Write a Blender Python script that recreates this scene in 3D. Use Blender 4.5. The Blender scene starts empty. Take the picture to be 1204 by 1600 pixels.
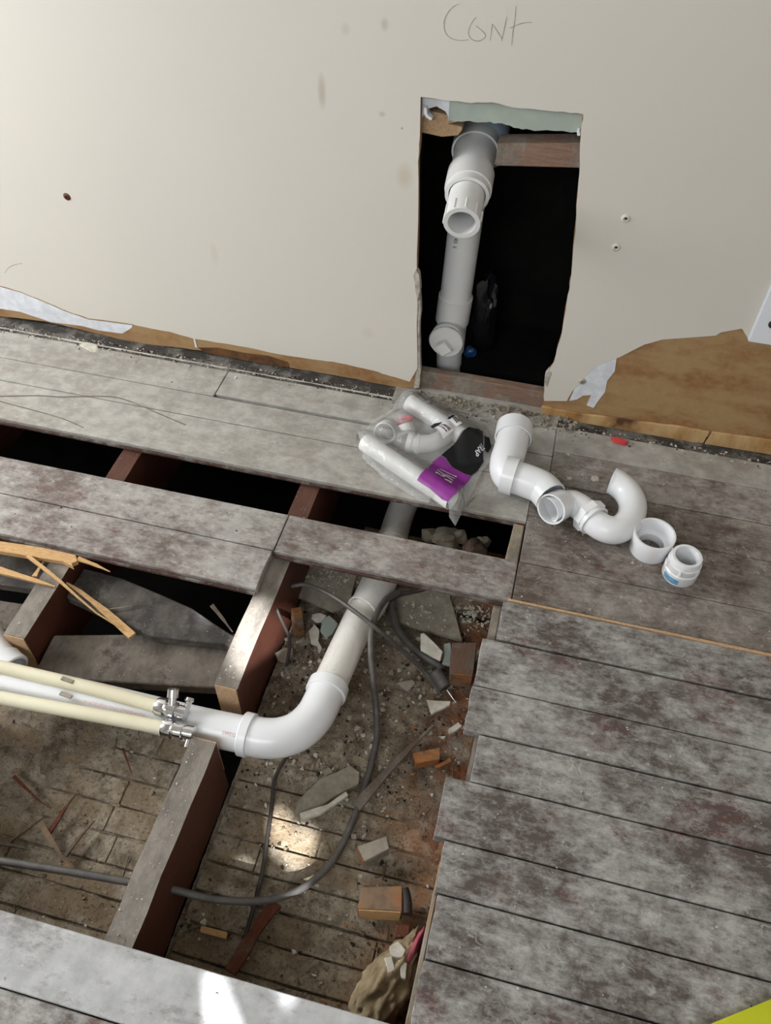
import bpy, bmesh, math, random
from mathutils import Vector, Matrix, noise as mn
random.seed(7)
D = bpy.data
SC = bpy.context.scene
COL = SC.collection

# ------------------------------------------------------------------ camera
F_PX = 1295.4
RX, RY, RZ = 0.71883, 0.026538, 0.224743
CAM = Vector((0.0, -1.388, 1.2))
M3 = Matrix.Rotation(RZ, 3, 'Z') @ Matrix.Rotation(RX, 3, 'X') @ Matrix.Rotation(RY, 3, 'Z')
cd = D.cameras.new('camera'); cam = D.objects.new('camera', cd); COL.objects.link(cam)
cam.matrix_world = Matrix.Translation(CAM) @ M3.to_4x4()
cd.sensor_fit = 'HORIZONTAL'; cd.sensor_width = 36; cd.lens = 36 * F_PX / 1204
cd.clip_start = 0.02
SC.camera = cam

# ------------------------------------------------------------------ world, lights, exposure
w = D.worlds.new('world'); SC.world = w; w.use_nodes = True
w.node_tree.nodes['Background'].inputs[0].default_value = (0.75, 0.85, 1, 1)
w.node_tree.nodes['Background'].inputs[1].default_value = 0.05
def area(name, loc, target, sx, sy, power, col):
    l = D.lights.new(name, 'AREA'); l.shape = 'RECTANGLE'; l.size = sx; l.size_y = sy
    l.energy = power; l.color = col
    o = D.objects.new(name, l); COL.objects.link(o); o.location = loc
    o.rotation_euler = (Vector(target) - Vector(loc)).to_track_quat('-Z', 'Y').to_euler()
    return o
area('window_light_left', (-2.15, -0.75, 0.85), (-1.0, -0.75, 0.55), 0.9, 0.9, 44, (0.98, 0.99, 1.0))
area('fill_light_front', (-0.5, -2.93, 1.75), (-0.3, -1.0, 0.4), 1.5, 1.1, 40, (0.90, 0.95, 1.0))  # soft fill added behind the camera
SUN_DIR = Vector((-0.22, 0.80, -0.76)).normalized()      # travel direction of the sunlight
sl = D.lights.new('sun', 'SUN'); sl.energy = 19; sl.angle = math.radians(0.53); sl.color = (0.95, 0.97, 1.0)
so = D.objects.new('sun', sl); COL.objects.link(so); so.rotation_euler = SUN_DIR.to_track_quat('-Z', 'Y').to_euler()
so.location = (1, -5, 5)
SC.view_settings.view_transform = 'Standard'; SC.view_settings.look = 'None'
SC.view_settings.gamma = 1; SC.view_settings.use_curve_mapping = False
SC.view_settings.exposure = 0.13

# ------------------------------------------------------------------ helpers
def ray(px, py): return M3 @ Vector(((px - 602) / F_PX, -(py - 800) / F_PX, -1.0))
def at(px, py, z=0.0):
    d = ray(px, py); return CAM + d * ((z - CAM.z) / d.z)
def atw(px, py, y=0.0):
    d = ray(px, py); return CAM + d * ((y - CAM.y) / d.y)
def atx(px, py, x):
    d = ray(px, py); return CAM + d * ((x - CAM.x) / d.x)
def link(o, parent=None):
    COL.objects.link(o)
    if parent: o.parent = parent
    return o
def mesh(name, vs, fs, mat, parent=None, smooth=False):
    me = D.meshes.new(name); me.from_pydata([tuple(v) for v in vs], [], fs); me.update()
    me.materials.append(mat)
    if smooth: me.shade_smooth()
    return link(D.objects.new(name, me), parent)
def bmobj(name, bm, mat, parent=None, smooth=False):
    bmesh.ops.recalc_face_normals(bm, faces=bm.faces)
    me = D.meshes.new(name); bm.to_mesh(me); bm.free(); me.materials.append(mat)
    if smooth: me.shade_smooth()
    return link(D.objects.new(name, me), parent)
def tag(o, label, cat, group=None):
    o['label'] = label; o['category'] = cat
    if group: o['group'] = group
    return o
def struct(o): o['kind'] = 'structure'; return o
def empty(name, label=None, cat=None, group=None):
    o = D.objects.new(name, None); o.empty_display_size = .02; COL.objects.link(o)
    if label: tag(o, label, cat, group)
    return o
def prism_bm(pts, z0, z1, bevel=0.0, plane='xy', bm=None, seg=1):
    """extrude a 2D polygon; plane 'xy' along z or 'xz' along y"""
    own = bm is None
    b = bmesh.new()
    def P(p, h): return (p[0], p[1], h) if plane == 'xy' else (p[0], h, p[1])
    lo = [b.verts.new(P(p, z0)) for p in pts]; hi = [b.verts.new(P(p, z1)) for p in pts]
    n = len(pts)
    b.faces.new(lo[::-1]); b.faces.new(hi)
    for i in range(n): b.faces.new((lo[i], lo[(i+1) % n], hi[(i+1) % n], hi[i]))
    bmesh.ops.recalc_face_normals(b, faces=b.faces)
    if bevel: bmesh.ops.bevel(b, geom=list(b.edges), offset=bevel, segments=seg, affect='EDGES', clamp_overlap=True)
    if own: return b
    me = D.meshes.new('tmp'); b.to_mesh(me); b.free(); bm.from_mesh(me); D.meshes.remove(me)
    return bm
def prism(name, pts, z0, z1, mat, parent=None, bevel=0.0, plane='xy'):
    return bmobj(name, prism_bm(pts, z0, z1, bevel, plane), mat, parent)
def sheet(name, outlines, y0, y1, mat, parent=None):
    """wall slab in the xz plane with holes (first outline is the rim)"""
    cu = D.curves.new('tmp', 'CURVE'); cu.dimensions = '2D'; cu.fill_mode = 'BOTH'; cu.extrude = abs(y1 - y0) / 2
    for pl in outlines:
        s = cu.splines.new('POLY'); s.points.add(len(pl) - 1)
        for i, p in enumerate(pl): s.points[i].co = (p[0], p[1], 0, 1)
        s.use_cyclic_u = True
    t = D.objects.new('tmp', cu); COL.objects.link(t); bpy.context.view_layer.update()
    me = D.meshes.new_from_object(t.evaluated_get(bpy.context.evaluated_depsgraph_get()))
    D.objects.remove(t); D.curves.remove(cu)
    me.transform(Matrix.Translation((0, (y0 + y1) / 2, 0)) @ Matrix(((1,0,0,0),(0,0,-1,0),(0,1,0,0),(0,0,0,1))))
    me.name = name; me.materials.clear(); me.materials.append(mat)
    return link(D.objects.new(name, me), parent)
def catmull(P, n=8):
    P = [Vector(p) for p in P]
    if len(P) == 2: return [P[0].lerp(P[1], i / n) for i in range(n + 1)]
    Q = [2*P[0]-P[1]] + P + [2*P[-1]-P[-2]]; out = []
    for i in range(1, len(Q) - 2):
        a, b, c, d = Q[i-1:i+3]
        for k in range(n):
            t = k / n
            out.append(0.5*((2*b)+(c-a)*t+(2*a-5*b+4*c-d)*t*t+(3*b-a-3*c+d)*t**3))
    out.append(P[-1]); return out
def resample(path, ss):
    L = [0]
    for a, b in zip(path, path[1:]): L.append(L[-1] + (b-a).length)
    T = L[-1]; out = []
    for s in ss:
        s = min(max(s, 0), 1) * T
        for i in range(len(path)-1):
            if s <= L[i+1] + 1e-9:
                f = (s - L[i]) / max(1e-9, L[i+1]-L[i]); p = path[i].lerp(path[i+1], f)
                break
        a = path[max(0, i-0)]; b = path[min(len(path)-1, i+1)]
        # smoothed tangent
        ta = (path[i+1]-path[i]).normalized()
        tb = (path[min(i+2, len(path)-1)]-path[min(i+1, len(path)-2)]).normalized()
        tz = (path[max(i,1)]-path[max(i,1)-1]).normalized()
        t = (tz.lerp(ta, 0.5+f/2) if f < .5 else ta.lerp(tb, (f-.5))).normalized() if (ta.length and tb.length) else ta
        out.append((p, t))
    return out, T
def sweep_bm(path, prof, inner=None, seg=24, bm=None, flatten=1.0):
    """path: smooth points; prof: list of (s 0..1, radius) outer; inner: list of (s, radius) walked back from the end"""
    bm = bm or bmesh.new()
    ss = [p[0] for p in prof] + [p[0] for p in (inner or [])]
    rr = [p[1] for p in prof] + [p[1] for p in (inner or [])]
    fr, T = resample(path, sorted(ss)); order = sorted(range(len(ss)), key=lambda i: ss[i])
    # parallel transport
    t0 = fr[0][1]; nrm = t0.orthogonal().normalized(); frames = [None]*len(ss); prev = t0
    for k, (p, t) in enumerate(fr):
        q = prev.rotation_difference(t); nrm = (q @ nrm); nrm = (nrm - t*nrm.dot(t)).normalized(); prev = t
        frames[order[k]] = (p, t, nrm.copy())
    rings = []
    for i in range(len(ss)):
        p, t, n = frames[i]; b = t.cross(n)
        rings.append([bm.verts.new(p + (n*math.cos(a)+b*math.sin(a))*rr[i]) for a in [2*math.pi*j/seg for j in range(seg)]])
    def bridge(A, B):
        for j in range(seg): bm.faces.new((A[j], A[(j+1)%seg], B[(j+1)%seg], B[j]))
    for A, B in zip(rings, rings[1:]): bridge(A, B)
    if inner and abs(inner[-1][0]-prof[0][0]) < 1e-6: bridge(rings[-1], rings[0])      # open through tube
    else:
        bm.faces.new(rings[0][::-1]); bm.faces.new(rings[-1])
    return bm
def shade(o, ang=35):
    me = o.data; me.shade_smooth()
    me.set_sharp_from_angle(angle=math.radians(ang)); return o
def steps(L, hubs, r, a=0.0, b=1.0, n=24, lip=.0012):
    """profile with hubs: list of (s0, s1, radius); lengths in fractions"""
    pr = []
    ss = [a + (b-a)*i/n for i in range(n+1)]
    for s in ss:
        if any(h[0] - 1e-4 <= s <= h[1] + 1e-4 for h in hubs): continue
        pr.append((s, r))
    e = lip / L
    for h0, h1, hr in hubs:
        if h0 > a + 1e-4: pr += [(h0, r), (h0 + e*.2, hr - lip)]
        else: pr.append((h0, hr - lip))
        pr += [(h0 + e, hr), (h1 - e, hr)]
        m = 6
        pr += [(h0+e+(h1-h0-2*e)*k/m, hr) for k in range(1, m)]
        if h1 < b - 1e-4: pr += [(h1 - e*.2, hr - lip), (h1, r)]
        else: pr.append((h1, hr - lip))
    pr.sort(key=lambda p: p[0]); return pr
def plen(path): return sum((b-a).length for a, b in zip(path, path[1:]))
def pipe(name, pts, r, hubs, mat, parent=None, wall=.0045, seg=28, n=30, k=8, lip=.0015):
    path = catmull(pts, k); L = plen(path)
    out = steps(L, hubs, r, n=n, lip=lip)
    inn = [(s, rr - wall) for s, rr in out][::-1]
    inn[0] = (1.0, out[-1][1] - wall + .0008); inn[-1] = (0.0, out[0][1] - wall + .0008)
    return shade(bmobj(name, sweep_bm(path, out, inn, seg), mat, parent))
def rod(name, pts, r, mat, parent=None, seg=10, n=None, k=8, prof=None):
    path = catmull(pts, k)
    n = n or max(4, len(path))
    pr = prof or [(i/n, r) for i in range(n+1)]
    return shade(bmobj(name, sweep_bm(path, pr, None, seg), mat, parent), 50)
def lathe(name, base, axis, prof, mat, parent=None, seg=32, ang=35):
    """prof: list of (h, r) closed loop walk (outer up, inner down); r=0 caps"""
    bm = bmesh.new(); ax = Vector(axis).normalized(); n = ax.orthogonal().normalized(); b = ax.cross(n)
    rings = []
    for h, r in prof:
        if r < 1e-6: rings.append([bm.verts.new(Vector(base)+ax*h)])
        else: rings.append([bm.verts.new(Vector(base)+ax*h+(n*math.cos(2*math.pi*j/seg)+b*math.sin(2*math.pi*j/seg))*r) for j in range(seg)])
    def bridge(A, B):
        for j in range(seg):
            if len(A) == 1 and len(B) == 1: return
            if len(A) == 1: bm.faces.new((A[0], B[(j+1)%seg], B[j]))
            elif len(B) == 1: bm.faces.new((A[j], A[(j+1)%seg], B[0]))
            else: bm.faces.new((A[j], A[(j+1)%seg], B[(j+1)%seg], B[j]))
    for A, B in zip(rings, rings[1:]): bridge(A, B)
    if len(rings[0]) > 1: bridge(rings[-1], rings[0])
    return shade(bmobj(name, bm, mat, parent), ang)
def jag(a, b, n, amp, rnd=None):
    """ragged line from a to b (2D), end point left out"""
    a = Vector(a); b = Vector(b); d = b-a; q = Vector((-d.y, d.x)).normalized(); out = []
    for i in range(n):
        out.append(tuple(a + d*(i/n) + q*(random.uniform(-amp, amp) if i else 0)))
    return out
def chip_mesh(vs, fs, c, sx, sy, h, rz, k=6, tilt=(0,0)):
    """append one irregular flat chip"""
    R = Matrix.Rotation(rz, 3, 'Z') @ Matrix.Rotation(tilt[0], 3, 'X') @ Matrix.Rotation(tilt[1], 3, 'Y')
    n0 = len(vs); ang = sorted(random.uniform(0, 6.283) if k > 5 else (i+random.uniform(.1,.9))*6.283/k for i in range(k))
    ang = [(i + random.uniform(.05, .9))*6.283/k for i in range(k)]
    rad = [random.uniform(.65, 1.1) for _ in ang]
    for lv, sc in ((0, 1), (1, random.uniform(.6, .95))):
        for a, rr in zip(ang, rad):
            v = Vector((math.cos(a)*rr*sx*sc, math.sin(a)*rr*sy*sc, lv*h*random.uniform(.8, 1.1)))
            vs.append(tuple(R @ v + Vector(c)))
    fs.append(tuple(range(n0, n0+k))[::-1]); fs.append(tuple(range(n0+k, n0+2*k)))
    for i in range(k): fs.append((n0+i, n0+(i+1)%k, n0+k+(i+1)%k, n0+k+i))
def text_mesh(s, size, bold=0.0):
    cu = D.curves.new('tmp', 'FONT'); cu.offset = bold; cu.body = s; cu.size = size; cu.extrude = 0; cu.resolution_u = 3
    t = D.objects.new('tmp', cu); COL.objects.link(t); bpy.context.view_layer.update()
    me = D.meshes.new_from_object(t.evaluated_get(bpy.context.evaluated_depsgraph_get()))
    D.objects.remove(t); D.curves.remove(cu); return me

# ------------------------------------------------------------------ materials
class N:
    def __init__(s, name):
        s.m = D.materials.new(name); s.m.use_nodes = True; s.t = s.m.node_tree; s.n = s.t.nodes
        s.b = s.n['Principled BSDF']; s.out = s.n['Material Output']
        g = s.n.new('ShaderNodeNewGeometry'); s.pos = g.outputs['Position']
    def L(s, a, b): s.t.links.new(a, b)
    def put(s, sock, v):
        if hasattr(v, 'is_output'): s.L(v, sock)
        else: sock.default_value = v if not (isinstance(v, tuple) and len(v) == 3 and sock.type == 'RGBA') else (*v, 1)
    def mapped(s, scale=(1,1,1), loc=(0,0,0), rot=(0,0,0)):
        m = s.n.new('ShaderNodeMapping'); s.L(s.pos, m.inputs[0]); m.inputs['Scale'].default_value = scale
        m.inputs['Location'].default_value = loc; m.inputs['Rotation'].default_value = rot; return m.outputs[0]
    def noise(s, scale, detail=4, rough=.6, vec=None, dist=0):
        n = s.n.new('ShaderNodeTexNoise'); s.L(vec or s.pos, n.inputs['Vector']); n.inputs['Scale'].default_value = scale
        n.inputs['Detail'].default_value = detail; n.inputs['Roughness'].default_value = rough; n.inputs['Distortion'].default_value = dist
        return n.outputs['Fac']
    def voro(s, scale, vec=None, feature='F1', out='Distance'):
        n = s.n.new('ShaderNodeTexVoronoi'); n.feature = feature; s.L(vec or s.pos, n.inputs['Vector']); n.inputs['Scale'].default_value = scale
        return n.outputs[out]
    def math(s, op, a, b=0.0, clamp=False):
        n = s.n.new('ShaderNodeMath'); n.operation = op; n.use_clamp = clamp; s.put(n.inputs[0], a); s.put(n.inputs[1], b); return n.outputs[0]
    def ramp(s, f, lo, hi, a=0.0, b=1.0):
        n = s.n.new('ShaderNodeMapRange'); s.put(n.inputs[0], f); n.inputs[1].default_value = lo; n.inputs[2].default_value = hi
        n.inputs[3].default_value = a; n.inputs[4].default_value = b; return n.outputs[0]
    def mix(s, f, a, b, mode='MIX'):
        n = s.n.new('ShaderNodeMix'); n.data_type = 'RGBA'; n.blend_type = mode; s.put(n.inputs[0], f); s.put(n.inputs[6], a); s.put(n.inputs[7], b); return n.outputs[2]
    def sep(s):
        n = s.n.new('ShaderNodeSeparateXYZ'); s.L(s.pos, n.inputs[0]); return n.outputs
    def blob(s, c, r):
        """soft round stain at a world point: 1 inside, 0 outside"""
        v = s.n.new('ShaderNodeVectorMath'); v.operation = 'SUBTRACT'; s.L(s.pos, v.inputs[0]); v.inputs[1].default_value = c
        q = s.n.new('ShaderNodeVectorMath'); q.operation = 'DIVIDE'; s.L(v.outputs[0], q.inputs[0]); q.inputs[1].default_value = r
        l = s.n.new('ShaderNodeVectorMath'); l.operation = 'LENGTH'; s.L(q.outputs[0], l.inputs[0])
        return s.ramp(l.outputs['Value'], 1.0, 0.3)
    def bump(s, h, strength=.4, dist=.002):
        n = s.n.new('ShaderNodeBump'); s.put(n.inputs['Height'], h); n.inputs['Strength'].default_value = strength
        n.inputs['Distance'].default_value = dist; s.L(n.outputs[0], s.b.inputs['Normal'])
    def fin(s, col, rough=.7, spec=.5, metal=0):
        s.put(s.b.inputs['Base Color'], col); s.put(s.b.inputs['Roughness'], rough)
        s.b.inputs['Specular IOR Level'].default_value = spec; s.b.inputs['Metallic'].default_value = metal; return s.m
def rgb(r, g, b):
    f = lambda c: ((c/255+.055)/1.055)**2.4 if c > 10 else c/255/12.92
    return (f(r), f(g), f(b))

def mottled(name, dark, red, dust, lo, hi, rough=.62, streak=True, scr=True, white=rgb(200,198,192)):
    """old dark stained boards under scuffed plaster dust"""
    m = N(name)
    st = m.noise(9, 6, .7, m.mapped((1.2, 7, 1)))
    big = m.noise(5.5, 3, .55)
    mid = m.noise(34, 6, .78, m.mapped((.8, 1.15, 1)))
    fine = m.noise(110, 3, .75, m.mapped((.6, 1.2, 1)))
    base = m.mix(m.ramp(m.noise(9, 3, .5, m.mapped((1,1,1), (3,1,0))), .53, .66), dark, m.mix(m.ramp(m.noise(60, 4, .7), .4, .6), red, dark))
    f = m.math('ADD', m.math('MULTIPLY', big, .30), m.math('MULTIPLY', mid, .40))
    f = m.math('ADD', f, m.math('MULTIPLY', fine, .16)); f = m.math('ADD', f, m.math('MULTIPLY', st, .14))
    mask = m.ramp(f, lo, hi)
    dcol = m.mix(m.ramp(m.noise(30, 4, .6), .35, .65), dust, tuple(c*.72 for c in dust))
    c = m.mix(mask, base, dcol)
    # white specks and scuffs
    sp = m.ramp(m.voro(70, m.mapped((1, 1, 1))), .13, .08)
    sp = m.math('MULTIPLY', sp, m.ramp(m.noise(14, 2), .55, .65))
    c = m.mix(m.math('MULTIPLY', sp, .8), c, white)
    if scr:
        for k, (sc, lx) in enumerate(((9, 0), (13, 4.3), (11, 9.1))):
            w_ = m.noise(sc, 2, .5, m.mapped((1.0, 1.2, 1), (lx, lx*.7, 0)), 2.0)
            line = m.ramp(m.math('ABSOLUTE', m.math('SUBTRACT', w_, .5)), .006, .001)
            br = m.ramp(m.noise(26, 2, .5, m.mapped((1,1,1), (lx+2, 1, 0))), .54, .62)
            c = m.mix(m.math('MULTIPLY', m.math('MULTIPLY', line, br), .45), c, white)
    m.bump(m.math('ADD', fine, st), .25, .002)
    return m.fin(c, m.ramp(mask, 0, 1, rough-.12, rough+.15), .35)
MAT = {}
DUST = rgb(180, 177, 170)
MAT['floor_pale'] = mottled('floor_pale', rgb(136,129,119), rgb(140,128,116), rgb(182,179,172), .37, .53, scr=False)
MAT['floor_mid'] = mottled('floor_mid', rgb(104,92,86), rgb(112,86,80), rgb(178,174,168), .43, .56)
MAT['floor_dark'] = mottled('floor_dark', rgb(88,76,68), rgb(92,62,56), rgb(156,150,142), .445, .575)
MAT['floor_scuffed'] = mottled('floor_scuffed', rgb(86,77,72), rgb(98,66,62), rgb(178,176,172), .44, .57)
MAT['floor_light'] = mottled('floor_light', rgb(130,126,122), rgb(128,120,112), rgb(192,192,192), .39, .50, scr=False)

def woodm(name, a, b, dustc=None, amt=0.0, scale=(1,1,1), rough=.7, topdust=False):
    m = N(name)
    g = m.noise(28, 5, .65, m.mapped(scale)); h = m.noise(120, 3, .6, m.mapped(scale))
    c = m.mix(m.ramp(g, .35, .65), a, b)
    c = m.mix(m.ramp(h, .45, .75, 0, .5), c, tuple(x*.5 for x in a))
    if dustc:
        k = m.ramp(m.noise(16, 5, .7), .62-amt*.5, .72-amt*.5)
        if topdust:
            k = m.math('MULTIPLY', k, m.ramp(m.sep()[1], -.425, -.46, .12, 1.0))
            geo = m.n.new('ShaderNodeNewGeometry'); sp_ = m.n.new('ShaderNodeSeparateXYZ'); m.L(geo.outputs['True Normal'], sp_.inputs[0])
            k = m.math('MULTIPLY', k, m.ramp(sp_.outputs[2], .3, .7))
        c = m.mix(k, c, m.mix(m.ramp(m.noise(24, 5, .75, m.mapped((1,.6,1), (7,3,0))), .38, .6), tuple(x*.55 for x in dustc), dustc))
        s_ = m.ramp(m.voro(150), .16, .1); s_ = m.math('MULTIPLY', s_, m.ramp(m.noise(30,2), .52, .6))
        if topdust: s_ = m.math('MULTIPLY', s_, m.ramp(sp_.outputs[2], .3, .7))
        c = m.mix(m.math('MULTIPLY', s_, .7), c, rgb(190,186,178))
    m.bump(m.math('ADD', g, h), .5, .002)
    return m.fin(c, rough, .3)
GX = (1, 14, 14); GY = (14, 1, 14)
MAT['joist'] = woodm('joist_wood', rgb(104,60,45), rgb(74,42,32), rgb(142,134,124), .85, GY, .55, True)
MAT['endgrain'] = woodm('cut_end_grain', rgb(208,176,140), rgb(186,150,114), None, 0, (8,8,8))
MAT['plank'] = woodm('dusty_plank', rgb(88,80,72), rgb(70,62,56), rgb(118,110,100), .55, GX, .8)
MAT['blackplank'] = woodm('sooty_plank', rgb(62,60,60), rgb(78,72,68), rgb(104,98,92), .4, (3,14,14), .8)
MAT['blocking'] = woodm('wall_framing_wood', rgb(150,122,104), rgb(124,98,84), rgb(150,140,128), .3, GX)
MAT['pale_wood'] = woodm('split_pale_wood', rgb(222,184,132), rgb(196,150,98), None, 0, (3,18,18), .6)
MAT['orange_wood'] = woodm('orange_wood', rgb(184,124,76), rgb(146,94,56), rgb(140,116,92), .4, GX, .65)
MAT['brown_wood'] = woodm('brown_offcut', rgb(112,88,72), rgb(92,70,58), rgb(120,106,92), .3, GY, .75)
MAT['stick'] = woodm('grey_stick', rgb(128,112,96), rgb(98,84,72), rgb(140,130,118), .4, GY, .8)
MAT['redstick'] = woodm('red_brown_stick', rgb(112,64,44), rgb(82,46,34), rgb(120,100,86), .15, GY, .8)
MAT['edge_wood'] = woodm('board_edge_wood', rgb(92,64,54), rgb(60,44,40), rgb(130,122,116), .25, GX, .7)
MAT['tan_edge'] = woodm('fresh_tan_edge', rgb(180,154,122), rgb(150,126,98), rgb(160,150,136), .5, GY, .7)

def ground():
    m = N('underfloor_lath')
    a = m.noise(10, 5, .65); b = m.noise(45, 5, .75); c_ = m.noise(160, 3, .7)
    x = m.sep()
    c = m.mix(m.ramp(b, .38, .62), rgb(112,101,86), rgb(168,158,140))
    c = m.mix(m.ramp(a, .42, .6, 0, .75), c, rgb(124,106,82))
    rust = m.math('MULTIPLY', m.ramp(x[0], -.13, -.01), m.ramp(m.noise(9, 4, .6, m.mapped((1,1,1),(5,2,0))), .40, .55))
    c = m.mix(m.math('MULTIPLY', rust, .85), c, rgb(160,112,74))
    c = m.mix(m.ramp(c_, .56, .66, 0, .6), c, rgb(58,48,38))
    s_ = m.ramp(m.voro(110), .15, .09); s_ = m.math('MULTIPLY', s_, m.ramp(m.noise(20,2), .5, .6))
    c = m.mix(m.math('MULTIPLY', s_, .7), c, rgb(186,180,168))
    m.bump(m.math('ADD', m.math('MULTIPLY', b, 1.0), c_), .7, .003)
    return m.fin(c, .85, .25)
MAT['lath'] = ground()
def dirt():
    m = N('dirt_and_dust')
    b = m.noise(35, 6, .75); c_ = m.noise(140, 3, .7); x = m.sep()
    c = m.mix(m.ramp(b, .38, .62), rgb(98,86,72), rgb(164,152,134))
    rust = m.math('MULTIPLY', m.ramp(x[0], -.11, -.005), m.ramp(m.noise(12, 4, .6), .42, .56))
    c = m.mix(m.math('MULTIPLY', rust, .9), c, rgb(134,84,56))
    c = m.mix(m.ramp(c_, .55, .65, 0, .6), c, rgb(48,38,30))
    m.bump(m.math('ADD', b, c_), .9, .004)
    return m.fin(c, .95, .15)
MAT['dirt'] = dirt()

def paint():
    m = N('cream_wall_paint')
    a = m.noise(1.6, 2, .5)
    c = m.mix(m.ramp(a, .35, .65, 0, .35), rgb(212,207,198), rgb(203,199,190))
    for px, py, rx, rz, k, col in ((503,142,.009,.034,.5,rgb(160,152,128)), (632,275,.018,.03,.35,rgb(176,160,124)), (597,178,.008,.006,.4,rgb(150,142,124)),
                                   (601,38,.008,.012,.4,rgb(160,148,124)), (540,45,.01,.012,.22,rgb(160,148,124)), (335,395,.012,.03,.15,rgb(170,150,128)), (628,200,.0025,.003,.7,rgb(120,105,80)),
                                   (575,520,.02,.02,.15,rgb(190,150,140))):
        p = atw(px, py); c = m.mix(m.math('MULTIPLY', m.blob(tuple(p), (rx, 1, rz)), k), c, col)
    # darker rim where fingers and tools touched the opening
    m.bump(m.noise(90, 3, .6), .06, .001)
    return m.fin(c, .5, .35)
MAT['paint'] = paint()
def kraft():
    m = N('brown_paper_face')
    a = m.noise(7, 4, .6, m.mapped((1,1,2.5))); b = m.noise(60, 4, .65)
    c = m.mix(m.ramp(a, .45, .6), rgb(160,130,92), rgb(142,104,68))
    c = m.mix(m.ramp(b, .4, .7, 0, .4), c, rgb(172,146,112))
    m.bump(b, .2, .001); return m.fin(c, .75, .2)
MAT['kraft'] = kraft()
def glue():
    m = N('stained_torn_paper_edge')
    a = m.noise(18, 4, .6, m.mapped((1,1,.4))); b = m.noise(8, 4, .6)
    c = m.mix(m.ramp(a, .4, .62), rgb(196,164,118), rgb(164,122,74))
    c = m.mix(m.ramp(b, .56, .68), c, rgb(92,62,42)); m.bump(a, .6, .003); return m.fin(c, .7, .3)
MAT['glue'] = glue()
def flat(name, a, b=None, sc=40, rough=.8, spec=.3, bump=.3, metal=0, bd=.001):
    m = N(name); n = m.noise(sc, 4, .65)
    c = m.mix(m.ramp(n, .38, .62), a, b or a); m.bump(n, bump, bd); return m.fin(c, rough, spec, metal)
MAT['gypsum'] = flat('white_gypsum_skim', rgb(222,226,232), rgb(204,206,212))
MAT['scorch'] = flat('scorched_glue', rgb(112,78,48), rgb(78,54,36), 30, .8, .3, .6)
MAT['core'] = flat('gypsum_core', rgb(196,188,176), rgb(150,142,130), 60)
MAT['green'] = flat('grey_green_board', rgb(166,176,166), rgb(156,166,158), 20)
MAT['chip'] = flat('plaster_chip', rgb(206,202,188), rgb(178,172,158), 50, .85)
MAT['chipgrey'] = flat('grey_plaster', rgb(158,150,136), rgb(132,124,110), 40, .9)
MAT['crumb'] = flat('pale_crumbs', rgb(210,206,196), rgb(170,164,152), 30, .9)
MAT['grit'] = flat('brown_grit', rgb(148,134,114), rgb(102,88,72), 40, .95)
MAT['darkgrit'] = flat('dark_grit', rgb(60,52,46), rgb(40,34,30), 40, .95)
MAT['soot'] = woodm('dirty_edge_band', rgb(56,54,52), rgb(78,74,70), rgb(128,124,118), .28, (1,10,10), .85)
MAT['deep_shade'] = flat('deep_shade_black', (.006,.005,.005), (.01,.009,.008), 10, .95, .1)  # near-black: deep shade of the cavities put into the colour
MAT['pvc'] = flat('white_pvc', (.83,.84,.86), (.81,.82,.84), 6, .24, .5, .02)
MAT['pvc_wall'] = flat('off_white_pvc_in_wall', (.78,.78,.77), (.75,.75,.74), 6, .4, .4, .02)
MAT['pvc_shaded'] = flat('blue_grey_shaded_pipe', rgb(150,166,184), rgb(134,150,170), 10, .45, .4, .02)  # blue-grey tint is the shade on the vent pipe, put into its colour
def pvc_used():
    m = N('pvc_with_hairline_stains')
    v = m.noise(14, 3, .5, m.mapped((3,1,1), rot=(0,0,.2)), 1.5)
    line = m.ramp(m.math('ABSOLUTE', m.math('SUBTRACT', v, .5)), .012, .002)
    c = m.mix(m.math('MULTIPLY', line, .35), rgb(233,230,224), rgb(176,162,140))
    c = m.mix(m.ramp(m.noise(9,3), .55, .7, 0, .35), c, rgb(220,213,196))
    return m.fin(c, .3, .45)
MAT['pvc_used'] = pvc_used()
MAT['cream'] = flat('cream_cpvc', rgb(226,220,194), rgb(218,210,184), 8, .35, .45, .02)
MAT['poly'] = flat('soft_white_plastic', (.82,.82,.80), None, 5, .45, .4, 0)
MAT['chrome'] = flat('chrome', (.75,.75,.76), (.68,.69,.70), 30, .18, .5, .05, 1)
MAT['red'] = flat('red_rubber', rgb(214,82,84), rgb(196,70,74), 20, .5)
MAT['pink'] = flat('pink_cloth', rgb(168,84,96), rgb(150,90,82), 14, .9, .2, .6, 0, .004)
MAT['yellow'] = flat('yellow_green_plastic', rgb(206,208,44), rgb(190,194,40), 10, .45)
MAT['cable'] = flat('grey_cable_sheath', rgb(96,92,88), rgb(78,75,72), 40, .45, .5, .15)
MAT['cable_dark'] = flat('dark_cable_sheath', rgb(56,52,50), rgb(70,64,60), 40, .5, .4, .15)
MAT['purple'] = flat('purple_print', rgb(142,52,144), rgb(132,44,136), 12, .35, .5, .05)
MAT['black'] = flat('black_print', (.010,.010,.011), (.012,.012,.012), 12, .5, .25, .08)
MAT['white_ink'] = flat('white_ink', (.85,.83,.85), None, 5, .5)
MAT['grey_ink'] = flat('grey_ink', rgb(90,84,80), None, 5, .7)
MAT['red_ink'] = flat('faded_red_ink', rgb(214,150,144), rgb(206,170,164), 200, .5)
MAT['blue_ink'] = flat('blue_label', rgb(84,140,178), rgb(120,168,196), 200, .5)
MAT['pencil'] = flat('pencil_line', rgb(150,144,132), rgb(176,170,158), 120, .8)
MAT['plate'] = flat('white_cover_plate', rgb(226,230,236), None, 4, .35, .45, 0)
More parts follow.
